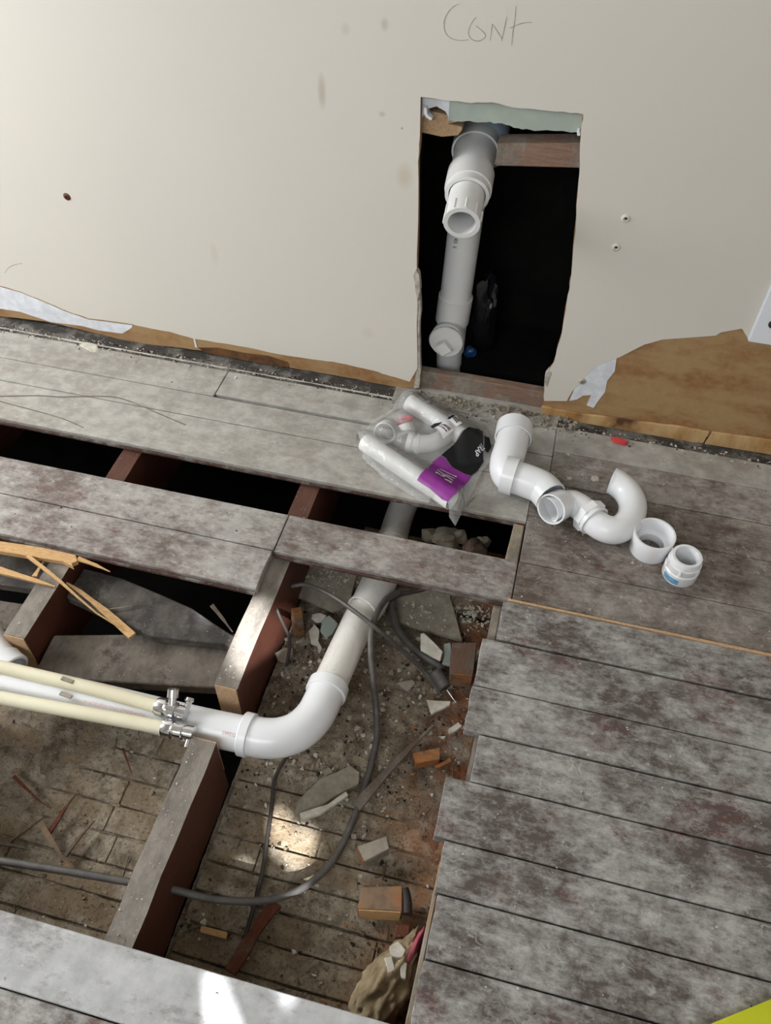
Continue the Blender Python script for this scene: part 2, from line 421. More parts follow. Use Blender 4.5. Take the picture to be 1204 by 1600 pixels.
MAT['bagblack'] = flat('black_plastic_film', (.01,.01,.012), None, 10, .22, .6, .1)
MAT['bluefilm'] = flat('blue_plastic', rgb(24,60,110), None, 10, .25, .6, .1)
MAT['burlap'] = flat('tan_sandy_lump', rgb(176,160,130), rgb(132,116,92), 22, .95, .1, .7, 0, .004)
def film():
    m = N('clear_plastic_film')
    tr = m.n.new('ShaderNodeBsdfTransparent'); tr.inputs[0].default_value = (1,1,1,1)
    gl = m.n.new('ShaderNodeBsdfGlossy'); gl.inputs['Roughness'].default_value = .16
    df = m.n.new('ShaderNodeBsdfDiffuse'); df.inputs[0].default_value = (.95,.95,.95,1)
    bp = m.n.new('ShaderNodeBump'); m.L(m.noise(28, 3, .6, None, 1.5), bp.inputs['Height']); bp.inputs['Strength'].default_value = .7; bp.inputs['Distance'].default_value = .006
    m.L(bp.outputs[0], gl.inputs['Normal'])
    a = m.n.new('ShaderNodeMixShader'); a.inputs[0].default_value = .21; m.L(tr.outputs[0], a.inputs[1]); m.L(df.outputs[0], a.inputs[2])
    fr = m.n.new('ShaderNodeFresnel'); fr.inputs[0].default_value = 1.45; m.L(bp.outputs[0], fr.inputs['Normal'])
    k = m.math('MULTIPLY', fr.outputs[0], .7, True)
    b = m.n.new('ShaderNodeMixShader'); m.L(k, b.inputs[0]); m.L(a.outputs[0], b.inputs[1]); m.L(gl.outputs[0], b.inputs[2])
    m.L(b.outputs[0], m.out.inputs[0]); return m.m
MAT['film'] = film()

# ================================================================== STRUCTURE
# ---- wall_back with the cut opening
XL, XR, ZT = -2.2, 1.6, 2.45
def wp(px, py, y=0.0): p = atw(px, py, y); return (p.x, p.z)
def rough_line(pts, amp, sub=4):
    out = []
    for a, b in zip(pts, pts[1:]): out += jag(a, b, sub, amp)
    return out + [pts[-1]]
hole_px = [(657,151),(736,161),(768,159),(813,169),(869,174),(911,178),(907,211),(905,269),(900,336),(892,431),(885,471),(877,522),(865,566),(852,590),(849,618),(848,640)]
holeR = [wp(*p) for p in hole_px]
holeL = [wp(*p) for p in [(645,608),(652,575),(651,520),(652,470),(647,432),(651,420),(653,350),(653,252),(656,211)]]
hole = rough_line(holeR, .0016, 4)[:-1] + [(holeR[-1][0], -.0)] + [(holeL[0][0]+.0, -.0)] + rough_line(holeL, .0012, 3)
wall = struct(empty('wall_back'))
core_bl = [wp(*p) for p in [(0,494),(69,502),(218,537),(319,548),(452,574),(516,585),(640,609)]]
core_br = [wp(*p) for p in [(848,640),(860,648),(1000,668),(1204,697)]]
core = [(XL, ZT), (XL, core_bl[0][1])] + rough_line(core_bl, .0015, 6)[:-1] + [(holeL[0][0], .004)] + rough_line(holeL, .0012, 3)
core += rough_line(holeR, .0016, 4)[:-1] + [(holeR[-1][0], .0)] + rough_line(core_br[1:], .0012, 5) + [(XR, core_br[-1][1]), (XR, ZT)]
sheet('drywall_sheet', [core], .0, .013, MAT['kraft'], wall)
# painted skin
pl = [wp(*p) for p in [(0,446),(32,455),(69,470),(106,486),(138,497),(207,506),(213,508),(266,518),(303,529),(372,540),(436,553),(505,563),(526,566),(585,579),(609,587),(640,596)]]
pr = [wp(*p) for p in [(850,626),(885,626),(893,612),(909,594),(931,571),(967,558),(1000,541),(1010,537),(1035,530),(1118,524),(1125,519),(1158,513),(1162,519),(1168,530),(1204,535)]]
skin = [(XL, ZT), (XL, pl[0][1] + .0)] + rough_line(pl, .0011, 4)[:-1] + [pl[-1]] + [holeL[1]] + rough_line(holeL[1:], .0009, 3)[1:]
skin += rough_line(holeR[:-1], .0013, 4)[:-1] + [holeR[-2]] + rough_line(pr, .0009, 3) + [(XR, pr[-1][1]), (XR, ZT)]
sheet('paint_layer', [skin], -.0012, .0, MAT['paint'], wall)
# white skim patches
wl_ = [(0,448),(32,457),(69,472),(106,488),(138,499),(207,508),(206,512),(191,521),(154,516),(128,509),(80,503),(32,487),(0,482)]
pts = [wp(*p) for p in wl_]; pts = [(XL, pts[0][1])] + pts + [(XL, pts[-1][1])]
sheet('skim_patch', [pts], -.0007, .0, MAT['gypsum'], wall)
sheet('skim_patch', [[wp(*p) for p in [(889,626),(897,607),(909,592),(931,569),(963,559),(960,580),(948,595),(945,612),(935,625),(927,637),(916,633),(923,617),(910,618),(901,624)]]], -.0008, .0, MAT['gypsum'], wall)
sheet('skim_patch', [[wp(*p) for p in [(302,528),(305,530),(308,543),(305,542)]]], -.001, .0, MAT['gypsum'], wall)
# thick torn paper lip, lower right
top = [wp(*p) for p in [(846,633),(880,639),(930,647),(1000,657),(1060,664),(1110,674),(1204,684)]]
bot = [wp(*p) for p in [(846,653),(880,658),(940,667),(1000,677),(1060,685),(1098,690)]]
bot2 = [wp(*p) for p in [(1112,673),(1204,685),(1204,708),(1100,691)]]
def strip(t, b): return rough_line(t, .0012, 5) + rough_line(b[::-1], .0012, 5)
prism('torn_paper_edge', strip(top[:-2]+[wp(1108,673)], bot), -.006, -.0002, MAT['glue'], wall, .001, 'xz')
prism('torn_paper_edge', [(XR, bot2[1][1])] + [bot2[1]] + [bot2[0]] + [bot2[3]] + [bot2[2]] + [(XR, bot2[2][1])], -.006, -.0002, MAT['glue'], wall, .001, 'xz')
# dark scorched glue along the lower left paper edge
sheet('glue_residue', [[wp(*p) for p in [(310,543),(340,543),(380,551),(420,556),(450,566),(452,574),(400,566),(352,557),(319,550)]]], -.0012, .0, MAT['scorch'], wall)
# grey-green board behind and ragged bits at its left corner
gb = [wp(*p, .02) for p in [(700,187),(728,187),(760,189),(778,190),(810,198),(842,202),(905,204)]]
sheet('inner_board', [[(-.235, .75), gb[0]] + rough_line(gb, .0016, 5)[1:] + [(gb[-1][0]+.03, .6), (gb[-1][0]+.03, .75)]], .0145, .0235, MAT['green'], wall)
sheet('inner_board', [[(-.31, .75), (-.31, .60), wp(660,182,.02), wp(664,176,.02), wp(672,186,.02), wp(676,181,.02), wp(668,168,.02), wp(683,164,.02), wp(697,172,.02), wp(702,182,.02), (-.235,.75)]], .0140, .0215, MAT['gypsum'], wall)
prism('torn_flap', [wp(*p, .005) for p in [(662,166),(667,168),(668,178),(676,184),(674,187),(666,183),(662,176)]], .002, .0135, MAT['gypsum'], wall, .0006, 'xz')
prism('torn_flap', [wp(*p, .008) for p in [(901,203),(906,202),(907,210),(902,210)]], .002, .014, MAT['gypsum'], wall, .0006, 'xz')
prism('torn_flap', [wp(*p, .0) for p in [(646,428),(650,420),(655,428),(657,452),(653,470),(649,455)]], -.003, .011, MAT['core'], wall, .0008, 'xz')
prism('torn_flap', [wp(*p, .0) for p in [(851,586),(857,578),(862,582),(858,592),(855,604),(850,600)]], -.002, .012, MAT['core'], wall, .0008, 'xz')
prism('torn_edge', rough_line([wp(*p) for p in [(649,428),(655,438),(657,480),(655,520),(657,580),(655,606)]], .0008, 4) + rough_line([wp(*p) for p in [(645,608),(651,560),(651,470)]], .0006, 4), .0005, .0135, MAT['core'], wall, .0006, 'xz')
# framing inside the opening
def wbox(name, x0, x1, z0, z1, y0, y1, mat, par, bev=.0015): return prism(name, [(x0,z0),(x1,z0),(x1,z1),(x0,z1)], y0, y1, mat, par, bev, 'xz')
b = [wp(*p, .03) for p in [(770,258),(905,255),(905,215),(775,222)]]
prism('wall_blocking', [(b[0][0]+.004, b[0][1]-.001), (b[1][0]+.08, b[1][1]), (b[2][0]+.08, b[2][1]+.001), (b[3][0]+.002, b[3][1]-.002)], .03, .068, MAT['blocking'], wall, .0015, 'xz')
b = [wp(*p, .03) for p in [(662,208),(690,214),(715,212),(722,203),(722,198),(700,194),(722,188),(702,180),(662,172)]]
prism('wall_blocking', [(b[0][0]-.05, b[0][1])] + b + [(b[-1][0]-.05, b[-1][1])], .03, .05, MAT['endgrain'], wall, .001, 'xz')
wbox('sole_plate', XL, XR, .000, .044, .0138, .034, MAT['blocking'], wall)
wbox('wall_stud', -.325, -.287, .042, 1.2, .02, .105, MAT['deep_shade'], wall)
# the dark cavity: far face of the partition, its shade put into the colour
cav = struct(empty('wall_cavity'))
wbox('back_panel', -1.0, 1.0, -.8, 1.4, .30, .31, MAT['deep_shade'], cav, 0)
wbox('cavity_side', -.62, -.61, .0, 1.4, .014, .30, MAT['deep_shade'], cav, 0)
wbox('cavity_side', .50, .51, .0, 1.4, .014, .30, MAT['deep_shade'], cav, 0)
prism('cavity_top', [(-.62,.014),(.5,.014),(.5,.3),(-.62,.3)], 1.3, 1.31, MAT['deep_shade'], cav)
prism('cavity_floor', [(-.62,.106),(.5,.106),(.5,.3),(-.62,.3)], -.02, .0, MAT['deep_shade'], cav)
# pencilled word, marks, screw holes: flat thin strokes lying on the paint
def stroke(pp, wdt, mat, par, name='pencil_stroke', yy=-.0013):
    P = [Vector(wp(*p)) for p in pp]; P3 = catmull([(p.x, p.y, 0) for p in P], 5); vs, fs = [], []
    for i, p in enumerate(P3):
        t = (P3[min(i+1, len(P3)-1)] - P3[max(i-1, 0)]).normalized(); q = Vector((-t.y, t.x, 0)) * wdt * (.6 + .4*math.sin(3.1*i/len(P3)))
        for s in (1, -1): vs.append((p.x+q.x*s, yy, p.y+q.y*s)); vs.append((p.x+q.x*s, yy-.0002, p.y+q.y*s))
    for i in range(len(P3)-1):
        a = 4*i; b2 = a+4
        fs += [(a+1, a+3, b2+3, b2+1), (a, b2, b2+2, a+2), (a, a+1, b2+1, b2), (a+2, b2+2, b2+3, a+3)]
    return mesh(name, vs, fs, mat, par)
def c8(L): return [(640 + x/3.7625, y/3.7625) for x, y in L]
for s in ([(290,22),(262,34),(232,62),(208,105),(202,150),(214,196),(250,226),(300,236),(348,231)],
          [(392,100),(374,118),(352,158),(346,196),(364,228),(404,240),(438,222),(446,205),(436,190),(412,168),(388,150)],
          [(472,237),(480,185),(485,138)], [(485,138),(515,182),(543,226)], [(540,238),(556,170),(570,98)],
          [(625,33),(617,120),(606,190),(599,266)], [(586,164),(598,160),(640,142),(680,132),(718,130)]):
    stroke(c8(s), .0007, MAT['pencil'], wall)
stroke([(8,426),(14,418),(24,413),(35,411)], .0009, MAT['pencil'], wall)
for i, (px, py, r, m2) in enumerate(((977,341,.0042,'gypsum'), (962,386,.0040,'gypsum'), (105,307,.0036,'redstick'), (909,595,.003,'core'))):
    p = atw(px, py)
    lathe('screw_anchor', (p.x, -.001, p.z), (0,-1,0), [(0,.0085),(.0012,.0075),(.0030,r+.0012),(.0034,r),(.0008,r*.7),(.0008,0)][:5]+[(.0006,0)], MAT['paint'] if i < 2 else MAT[m2], wall, 9)
    lathe('screw_hole', (p.x + (.0012 if i == 0 else .0004), -.0022, p.z + .0016), (0,-1,0), [(0,0),(0,r*.8),(.0006,r*.75),(.0006,0)], MAT['darkgrit'], wall, 10)

# ---- room shell out of view: left wall with window opening, front wall, right wall, ceiling
shell_paint = MAT['paint']
def box3(name, x0, x1, y0, y1, z0, z1, mat, par=None): return prism(name, [(x0,y0),(x1,y0),(x1,y1),(x0,y1)], z0, z1, mat, par)
struct(box3('wall_left', -2.24, -2.2, -3.0, .013, 0, ZT, shell_paint))
struct(box3('wall_right', 1.6, 1.64, -3.0, .013, 0, ZT, shell_paint))
ceil_parts = [(-2.24, 1.64, -3.04, .013)]
# sun openings, holes made up to shape the sun: where the sun rays that reach the lit patches cross the front wall plane (y = -3)
def back_project(P):
    t = (-3.0 - P.y) / SUN_DIR.y; q = P + SUN_DIR * t; return (q.x, q.z)
SUNS = []
for zz, poly in ((-.02, [(372,944),(416,936),(440,1000),(412,1066),(356,1040)]),
                 (-.17, [(418,1280),(440,1268),(462,1302),(484,1298),(498,1325),(482,1352),(456,1368),(422,1330)]),
                 (-.17, [(455,1375),(478,1362),(484,1374),(474,1392)]),
                 (-.058, [(312,946),(326,942),(334,962),(322,976),(310,966)]),
                 (0.0, [(318,1516),(346,1524),(376,1600),(384,1640),(328,1640)])):
    SUNS.append([back_project(at(px, py, zz)) for px, py in poly])
if __name__ and min(p[1] for s in SUNS for p in s) > 0:
    pass
WALLF_TOP = max(p[1] for s in SUNS for p in s) + .25
ZC = max(ZT, WALLF_TOP)
fw = struct(empty('wall_front'))
sheet('wall_panel', [[(-2.24, 0), (1.64, 0), (1.64, ZC), (-2.24, ZC)]] + SUNS, -3.004, -3.0, shell_paint, fw)
struct(box3('ceiling', -2.24, 1.64, -3.04, .013, ZC, ZC+.04, shell_paint))
if ZC > ZT:
    struct(box3('wall_side_header', -2.24, -2.2, -3.0, .013, ZT, ZC, shell_paint)); struct(box3('wall_side_header', 1.6, 1.64, -3.0, .013, ZT, ZC, shell_paint))
    struct(box3('wall_back_header', -2.24, 1.64, 0, .013, ZT, ZC, shell_paint))
print('SUN OPENINGS', [[tuple(round(c, 2) for c in p) for p in s][:2] for s in SUNS])

# ---- floor boards
floor = struct(empty('floor'))
TH = .019
def board(x0, x1, y1, y0, mat, jl=0, jr=0, side=None, z=0.0, skew=0.0):
    """one floor board; y1 edge near the wall, y0 edge near the camera"""
    g = .0008
    pts = [(x0, y0+g), (x1, y0+g+skew)]
    if jr: pts += [(x1+random.uniform(-jr, jr), y0+(y1-y0)*k/4) for k in (1,2,3)]
    pts += [(x1, y1-g+skew), (x0, y1-g)]
    if jl: pts += [(x0+random.uniform(-jl, jl), y0+(y1-y0)*k/4) for k in (3,2,1)]
    o = prism('floor_board', pts, z-TH, z, mat, floor, .0012)
    return o
P_, M_, DK, SCF, LT = MAT['floor_pale'], MAT['floor_mid'], MAT['floor_dark'], MAT['floor_scuffed'], MAT['floor_light']
XE = 1.55; XW = -2.15
# rows against the wall
board(XW, -.678, -.046, -.135, P_); board(-.676, .06, -.046, -.128, P_); board(.061, XE, -.036, -.112, P_)
board(XW, -.25, -.136, -.206, P_); board(-.249, .060, -.129, -.206, P_); board(.061, XE, -.112, -.206, M_)
board(XW, -.10, -.207, -.319, P_); board(-.099, .032, -.207, -.319, P_); board(.033, XE, -.207, -.300, DK)
board(.033, XE, -.300, -.418, DK)
# the strip between the two openings
board(XW, -.411, -.418, -.508, M_); board(-.409, .030, -.418, -.511, M_)
board(XW, -.412, -.509, -.600, M_, jr=.002)
board(.032, XE, -.418, -.505, DK)
# right-hand field, board ends uneven over the opening
EX = lambda px, py: at(px, py).x
board(.018, XE, -.511, -.594, SCF, jl=.001)
prism('floor_board', [(.024,-.5065),(.26,-.5065),(.4,-.5062),(XE,-.5062),(XE,-.511),(.4,-.512),(.21,-.5105),(.024,-.511)], -.017, .0025, MAT['endgrain'], floor, .0008)
board(-.005, XE, -.597, -.690, SCF, jl=.0015); board(-.006, XE, -.6905, -.772, SCF, jl=.002)
board(.019, XE, -.774, -.852, SCF, jl=.001)
board(-.018, XE, -.853, -.946, SCF, jl=.001)
board(-.001, XE, -.947, -1.020, SCF, jl=.002)
board(.004, XE, -1.021, -1.104, SCF, jl=.002)
board(.003, XE, -1.105, -1.190, SCF, jl=.002)
board(.001, XE, -1.191, -1.270, SCF); 
for k in range(20): board(XW, XE, -1.27-.0855*k, -1.27-.0855*(k+1), LT if k % 2 else SCF)
# bottom-left boards
board(XW, .0, -1.186, -1.2695, LT)
# first board of the lower edge sits 8 cm further in at left: matches the seam seen there
# thin tongues on the exposed board edges
for x0, x1, y in ((XW, -.412, -.6015), (-.409, .03, -.5125), (XW, .03, -.3205)):
    prism('board_tongue', [(x0, y-.004), (x1, y-.004), (x1, y+.001), (x0, y+.001)], -.013, -.007, MAT['edge_wood'], floor, .0006)
# dark band between floor and wall
band = struct(empty('trim_1'))
def bandpts(x0, x1, y0, y1, n): return [(x0+(x1-x0)*i/n, y0+random.uniform(-.002,.002)) for i in range(n+1)] + [(x0+(x1-x0)*i/n, y1) for i in range(n, -1, -1)]
prism('grimy_edge_strip', bandpts(XW, -.30, -.046, .016, 40), -.019, -.004, MAT['soot'], band)
prism('grimy_edge_strip', bandpts(-.30, .06, -.046, .016, 20), -.019, .0, MAT['floor_pale'], band)
prism('grimy_edge_strip', bandpts(.06, XE, -.036, .016, 40), -.019, -.004, MAT['soot'], band)
prism('paint_drip_line', bandpts(XW, -.30, -.036, -.0335, 60), -.01, -.002, MAT['crumb'], band)

# ---- joists
def joist(x0, x1, y0, y1, zt=-.02, zb=-.182, e0=True, e1=True, notch=None, parent=None, name='floor_joist', curve=0):
    b_ = bmesh.new(); n = 14
    top = []
    vs = []
    for i in range(n+1):
        y = y0 + (y1-y0)*i/n; j = random.uniform(-.0012, .0012)
        for (x, z) in ((x0+j, zb), (x1+j, zb), (x1+j, zt+random.uniform(-.0012,.0)), (x0+j, zt+random.uniform(-.0012,.0))): vs.append(b_.verts.new((x, y, z)))
    for i in range(n):
        a = 4*i
        for k in range(4): b_.faces.new((vs[a+k], vs[a+(k+1)%4], vs[a+4+(k+1)%4], vs[a+4+k]))
    b_.faces.new([vs[k] for k in (3,2,1,0)]); b_.faces.new([vs[4*n+k] for k in range(4)])
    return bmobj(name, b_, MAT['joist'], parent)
def endcap(par, x0, x1, y, zt, zb, ny, mat=None):
    # sawn face in a lighter colour, 1 mm proud
    return wbox('sawn_end', x0+.001, x1-.001, zb, zt-.001, min(y, y+ny*.002), max(y, y+ny*.002), mat or MAT['endgrain'], par, .0004)
jset = struct(empty('floor_framing'))
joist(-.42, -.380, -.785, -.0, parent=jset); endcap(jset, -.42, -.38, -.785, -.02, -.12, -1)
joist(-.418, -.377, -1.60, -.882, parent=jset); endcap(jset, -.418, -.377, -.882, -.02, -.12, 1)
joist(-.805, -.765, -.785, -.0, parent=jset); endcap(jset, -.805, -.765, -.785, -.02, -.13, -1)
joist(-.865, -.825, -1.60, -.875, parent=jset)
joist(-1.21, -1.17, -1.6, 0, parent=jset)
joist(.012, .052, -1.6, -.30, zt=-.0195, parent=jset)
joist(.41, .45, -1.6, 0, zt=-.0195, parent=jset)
# tan nailing strip under the board ends
prism('nailing_strip', [(-.010,-1.6),(.003,-1.6),(.003,-.97),(-.002,-.97)] , -.05, -.0192, MAT['tan_edge'], jset, .0012)
prism('nailing_strip', [(.002,-.62),(.016,-.62),(.016,-.45),(.002,-.45)] , -.05, -.0192, MAT['tan_edge'], jset, .0012)
# block end in the far opening
prism('nailing_block', [(.006,-.418),(.030,-.418),(.030,-.326),(.010,-.326)], -.06, -.003, MAT['tan_edge'], jset, .002)

# ---- lath / planks below
sub = struct(empty('subfloor'))
ZG = -.182
def lath(x0, x1, y1, y0, z=None):
    if x1 - x0 < .012: return
    z = (ZG if z is None else z) + random.uniform(-.0015, .0015)
    pts = [(x0, y0+.0018+random.uniform(0,.001)), ((x0+x1)/2, y0+.0018+random.uniform(-.001,.001)), (x1, y0+.0018), (x1+random.uniform(-.002,.001), (y0+y1)/2), (x1, y1-.0018), ((x0+x1)/2, y1-.0018+random.uniform(-.001,.001)), (x0, y1-.0018)]
    prism('lath_plank', pts, z-.012, z, MAT['lath'], sub, .0012)
y = -.448; row = 0
random.seed(11)
while y > -1.62:
    y2 = y - .0466
    cuts = sorted([-.37, .10] + ([random.uniform(-.33, -.02)] if row % 3 else []))
    for a, c in zip(cuts, cuts[1:]): lath(a+.001, c-.001, y, y2)
    if y < -.80:
        cuts = sorted([-1.3, -.845, -.425] + [random.uniform(-.76, -.46)])
        for a, c in zip(cuts, cuts[1:]): lath(a+.001, c-.001, y, y2)
    y = y2; row += 1
random.seed(5)
struct(box3('crawl_space', -2.15, 1.55, -1.7, .30, -.75, -.73, MAT['deep_shade'])).name = 'floor_below'
prism('light_leak_panel', [(-2.15,-.75),(1.6,-.75),(1.6,-.02),(-2.15,-.02)], .12, .13, MAT['deep_shade'], cav, 0, 'xz')  # dark panels added under the floor to stop light leaking in
prism('light_leak_panel', [(-2.18,-1.75),(-2.15,-1.75),(-2.15,.13),(-2.18,.13)], -.75, -.02, MAT['deep_shade'], cav)
prism('light_leak_panel', [(-2.18,-1.78),(1.6,-1.78),(1.6,-1.75),(-2.18,-1.75)], -.75, -.02, MAT['deep_shade'], cav)

# ================================================================== THINGS
# ---- pieces lying between the joists at the left
def slab(name, corners, z0, z1, mat, label, cat, bev=.002, jagn=0, parent=None):
    pts = []
    for a, c in zip(corners, corners[1:] + corners[:1]): pts += jag(a, c, max(1, jagn), .0012 if jagn else 0)
    o = prism(name, pts, z0, z1, mat, parent, bev)
    if label: tag(o, label, cat)
    return o
def xy(px, py, z): p = at(px, py, z); return (p.x, p.y)
def xyc(px, py, z, lo=-9, hi=9): p = at(px, py, z); return (min(hi, max(lo, p.x)), p.y)
slab('wood_plank', [xyc(*p, -.085, -.763, -.423) for p in [(84,992),(440,1002),(420,1092),(50,1056)]], -.11, -.085, MAT['plank'],
     'dusty grey-brown plank lying level between the two joists, just above the white pipe', 'plank', jagn=3)
slab('wood_plank', [xyc(*p, -.06, -.763, -.423) for p in [(86,928),(115,884),(190,903),(300,950),(430,1012),(420,1030),(352,1006),(238,994)]], -.08, -.06, MAT['blackplank'],
     'sooty dark plank lying askew between the joists, below the yellow splintered lath', 'plank', jagn=2)
slab('wood_plank', [xyc(*p, -.075, -9, -.807) for p in [(-60,850),(95,880),(82,925),(-60,905)]], -.095, -.075, MAT['blackplank'],
     'blackened plank at the left frame edge, behind the split yellow wood', 'plank', jagn=2)
slab('wood_plank', [xyc(*p, -.11, -9, -.807) for p in [(-60,930),(50,945),(20,985),(-60,975)]], -.13, -.11, MAT['plank'],
     'dim brown plank at the left frame edge, below the shorter yellow splinter', 'plank', jagn=2)
def splinter(pp, z, wd, th, mat, label, name='wood_splinter', cat='splinter', taper=True):
    """split stick following image points; z may be list"""
    zs = z if isinstance(z, (list, tuple)) else [z]*len(pp)
    P = [at(px, py, zz) for (px, py), zz in zip(pp, zs)]; vs, fs = [], []
    n = 7; C_ = catmull(P, max(1, n // (len(P)-1)))
    for i, p in enumerate(C_):
        t = (C_[min(i+1, len(C_)-1)]-C_[max(i-1, 0)]).normalized(); q = Vector((-t.y, t.x, 0)).normalized(); u = q.cross(t)*-1
        if u.z < 0: u = -u
        f = i/(len(C_)-1); w_ = wd * ((1-f*.9) if taper else 1) * random.uniform(.8, 1.1)
        for s, h in ((-1,0),(1,0),(1,1),(-1,1)): vs.append(p + q*s*w_/2 + u*h*th*(1-.5*f if taper else 1))
    m_ = len(C_)
    for i in range(m_-1):
        a = 4*i
        for k in range(4): fs.append((a+k, a+(k+1)%4, a+4+(k+1)%4, a+4+k))
    fs += [(3,2,1,0), tuple(4*(m_-1)+k for k in range(4))]
    o = mesh(name, vs, fs, mat); tag(o, label, cat); return o
o = slab('split_lath', [xy(*p, -.008) for p in [(-70,838),(0,845),(100,860),(118,866),(121,876),(112,880),(114,885),(98,877),(0,861),(-70,852)]], -.0195, -.008, MAT['pale_wood'],
     'wide split yellow lath with a broken end, under the board edge at left', 'splinter', .001)
o.data.materials[0] = MAT['pale_wood']
splinter([(122,874),(150,884),(172,894)], -.014, .010, .004, MAT['pale_wood'], 'short pale splinter pointing right from the broken end of the wide yellow lath')
splinter([(-30,885),(0,893),(60,910),(87,918)], -.018, .018, .007, MAT['pale_wood'], 'yellow splinter lying across the left joist, below the wide split lath')
splinter([(44,870),(95,910),(150,958),(206,992)], [-.008,-.010,-.028,-.052], .007, .004, MAT['pale_wood'], 'long thin yellow lath strip crossing from the wide lath down to the grey plank')
splinter([(207,995),(165,957),(125,925),(95,906)], [-.052,-.050,-.046,-.040], .018, .005, MAT['pale_wood'], 'thicker yellow splinter beside the long thin strip, on the sooty plank')
splinter([(54,902),(62,888),(70,876)], -.0195, .009, .003, MAT['pale_wood'], 'small pale splinter on the left joist between the two yellow laths')
splinter([(165,953),(195,949),(225,943)], -.055, .003, .002, MAT['stick'], 'hair-thin straw lying on the sooty plank')
splinter([(330,946),(348,968),(363,988)], [-.03,-.045,-.06], .008, .006, MAT['stick'], 'pale torn splinter leaning on the middle joist beside the sooty plank')

# ---- main waste pipe
run = empty('waste_pipe', 'white plastic waste pipe with a wide elbow running under the floor boards', 'pipe')
def zl(L): return [at(px, py, z) for px, py, z in L]
pL = zl([(-60,1048,-.062),(0,1061,-.062),(150,1095,-.062),(300,1131,-.060),(392,1150,-.060)])
pipe('pipe_section', pL, .0302, [(.0,.085,.036)], MAT['pvc'], run)
pE = zl([(378,1146,-.060),(410,1153,-.060),(440,1152,-.061),(468,1141,-.063),(490,1120,-.068),(504,1094,-.074),(514,1070,-.079)])
L_ = plen(catmull(pE, 8))
pipe('elbow', pE, .0325, [(0, .017/L_, .0360), (1-.022/L_, 1, .0360)], MAT['pvc'], run, k=12, n=50)
pB = zl([(508,1085,-.076),(545,1003,-.096),(590,905,-.125),(612,848,-.145)])
pipe('pipe_section', pB, .0302, [], MAT['pvc_used'], run, k=8)
pC = zl([(571,965,-.107),(578,940,-.112),(592,908,-.122),(604,880,-.132)])
pD = zl([(611,850,-.146),(614,838,-.149),(626,800,-.160),(645,758,-.170)])
pipe('pipe_section', pD, .0302, [(0, .10, .0325)], MAT['pvc_used'], run, k=6)
pipe('bend_coupling', zl([(566,955,-.106),(577,942,-.110),(592,912,-.120),(602,886,-.128)]), .0335, [], MAT['pvc_used'], run, k=6)
# branch at the far left end, rising to the upper left
pipe('branch_elbow', zl([(18,1052,-.058),(4,1040,-.055),(-12,1018,-.052),(-26,990,-.050)]), .0315, [(0,.3,.0355)], MAT['pvc'], run, k=6)
# print on the pipes
def put_text(s, size, p0, dirv, upv, mat, parent, name='print', stretch=1.0):
    me = text_mesh(s, size); u = Vector(dirv).normalized(); v = (Vector(upv) - u*Vector(upv).dot(u)).normalized()
    for q in me.vertices: q.co = Vector(p0) + u*q.co.x*stretch + v*q.co.y
    me.name = name; me.materials.clear(); me.materials.append(mat)
    return link(D.objects.new(name, me), parent)
tdir = (pL[3]-pL[1]).normalized(); tup = Vector((0,.85,.52))
def on_pipe(px, py, r=.0308):   # point on the pipe skin facing the camera
    c = at(px, py, -.062); nrm = (CAM - c).normalized(); nrm = (nrm - tdir*nrm.dot(tdir)).normalized(); return c + nrm*r*1.0, nrm
p, nn = on_pipe(345, 1141); up = nn.cross(tdir)
put_text('D2665', .0085, p + tdir*.035 + nn*.0013 , -tdir, -up, MAT['red_ink'], run)
p, nn = on_pipe(125, 1092); up = nn.cross(tdir)
put_text('ASTM D2665 / PVC 1120 SCH 40', .0078, p + tdir*.13 + nn*.0013, -tdir, -up, MAT['red_ink'], run)
for (px, py) in ((107, 1065), (101, 1083)):     # clips moulded on the cream tubes
    pass

# ---- cream supply tubes with chrome stops
def tube_with_stop(ptsz, r, label, up_stem):
    t = empty('supply_tube', label, 'tube')
    rod('tube', zl(ptsz), r, MAT['cream'], t, 18)
    P = zl(ptsz); d = (P[-1]-P[-2]).normalized(); e = P[-1]
    prof = [(0,.0),(0,.0135),(.004,.0155),(.016,.0155),(.018,.012),(.021,.011),(.022,.0140),(.034,.0140),(.036,.0105),(.038,.0105),(.039,.0120),(.052,.0120),(.054,.0)]
    lathe('stop_valve_body', e - d*.004, d, prof, MAT['chrome'], t, 12)
    return t, e, d
t1, e1, d1 = tube_with_stop([(-50,1030,-.028),(30,1049,-.027),(140,1075,-.025),(248,1104,-.022)], .0112, 'upper cream supply tube with chrome stop whose round outlet points up', True)
s = e1 + d1*.024 + Vector((0,0,.004))
sd = Vector((-.12,.75,.65)).normalized()
pathv = [s, s+sd*.032]
lathe('valve_outlet', s, sd, [(0,.0),(0,.0065),(.018,.0065),(.019,.0095),(.032,.0095),(.032,.0058),(.020,.0050),(.020,.0)], MAT['chrome'], t1, 16)
lathe('valve_handle', e1 + d1*.047 + Vector((0,.008,.004)), (-.0,.9,.4), [(0,.0),(0,.005),(.010,.0055),(.012,.008),(.017,.007),(.017,.0)], MAT['chrome'], t1, 12)
t2, e2, d2 = tube_with_stop([(-50,1080,-.034),(30,1096,-.033),(140,1116,-.030),(258,1138,-.026)], .0112, 'lower cream supply tube with chrome stop whose small stem points down', False)
lathe('valve_outlet', e2 + d2*.044, (0,-.85,-.35), [(0,.0),(0,.006),(.022,.0062),(.022,.003),(.016,.003),(.016,.0)], MAT['chrome'], t2, 14)
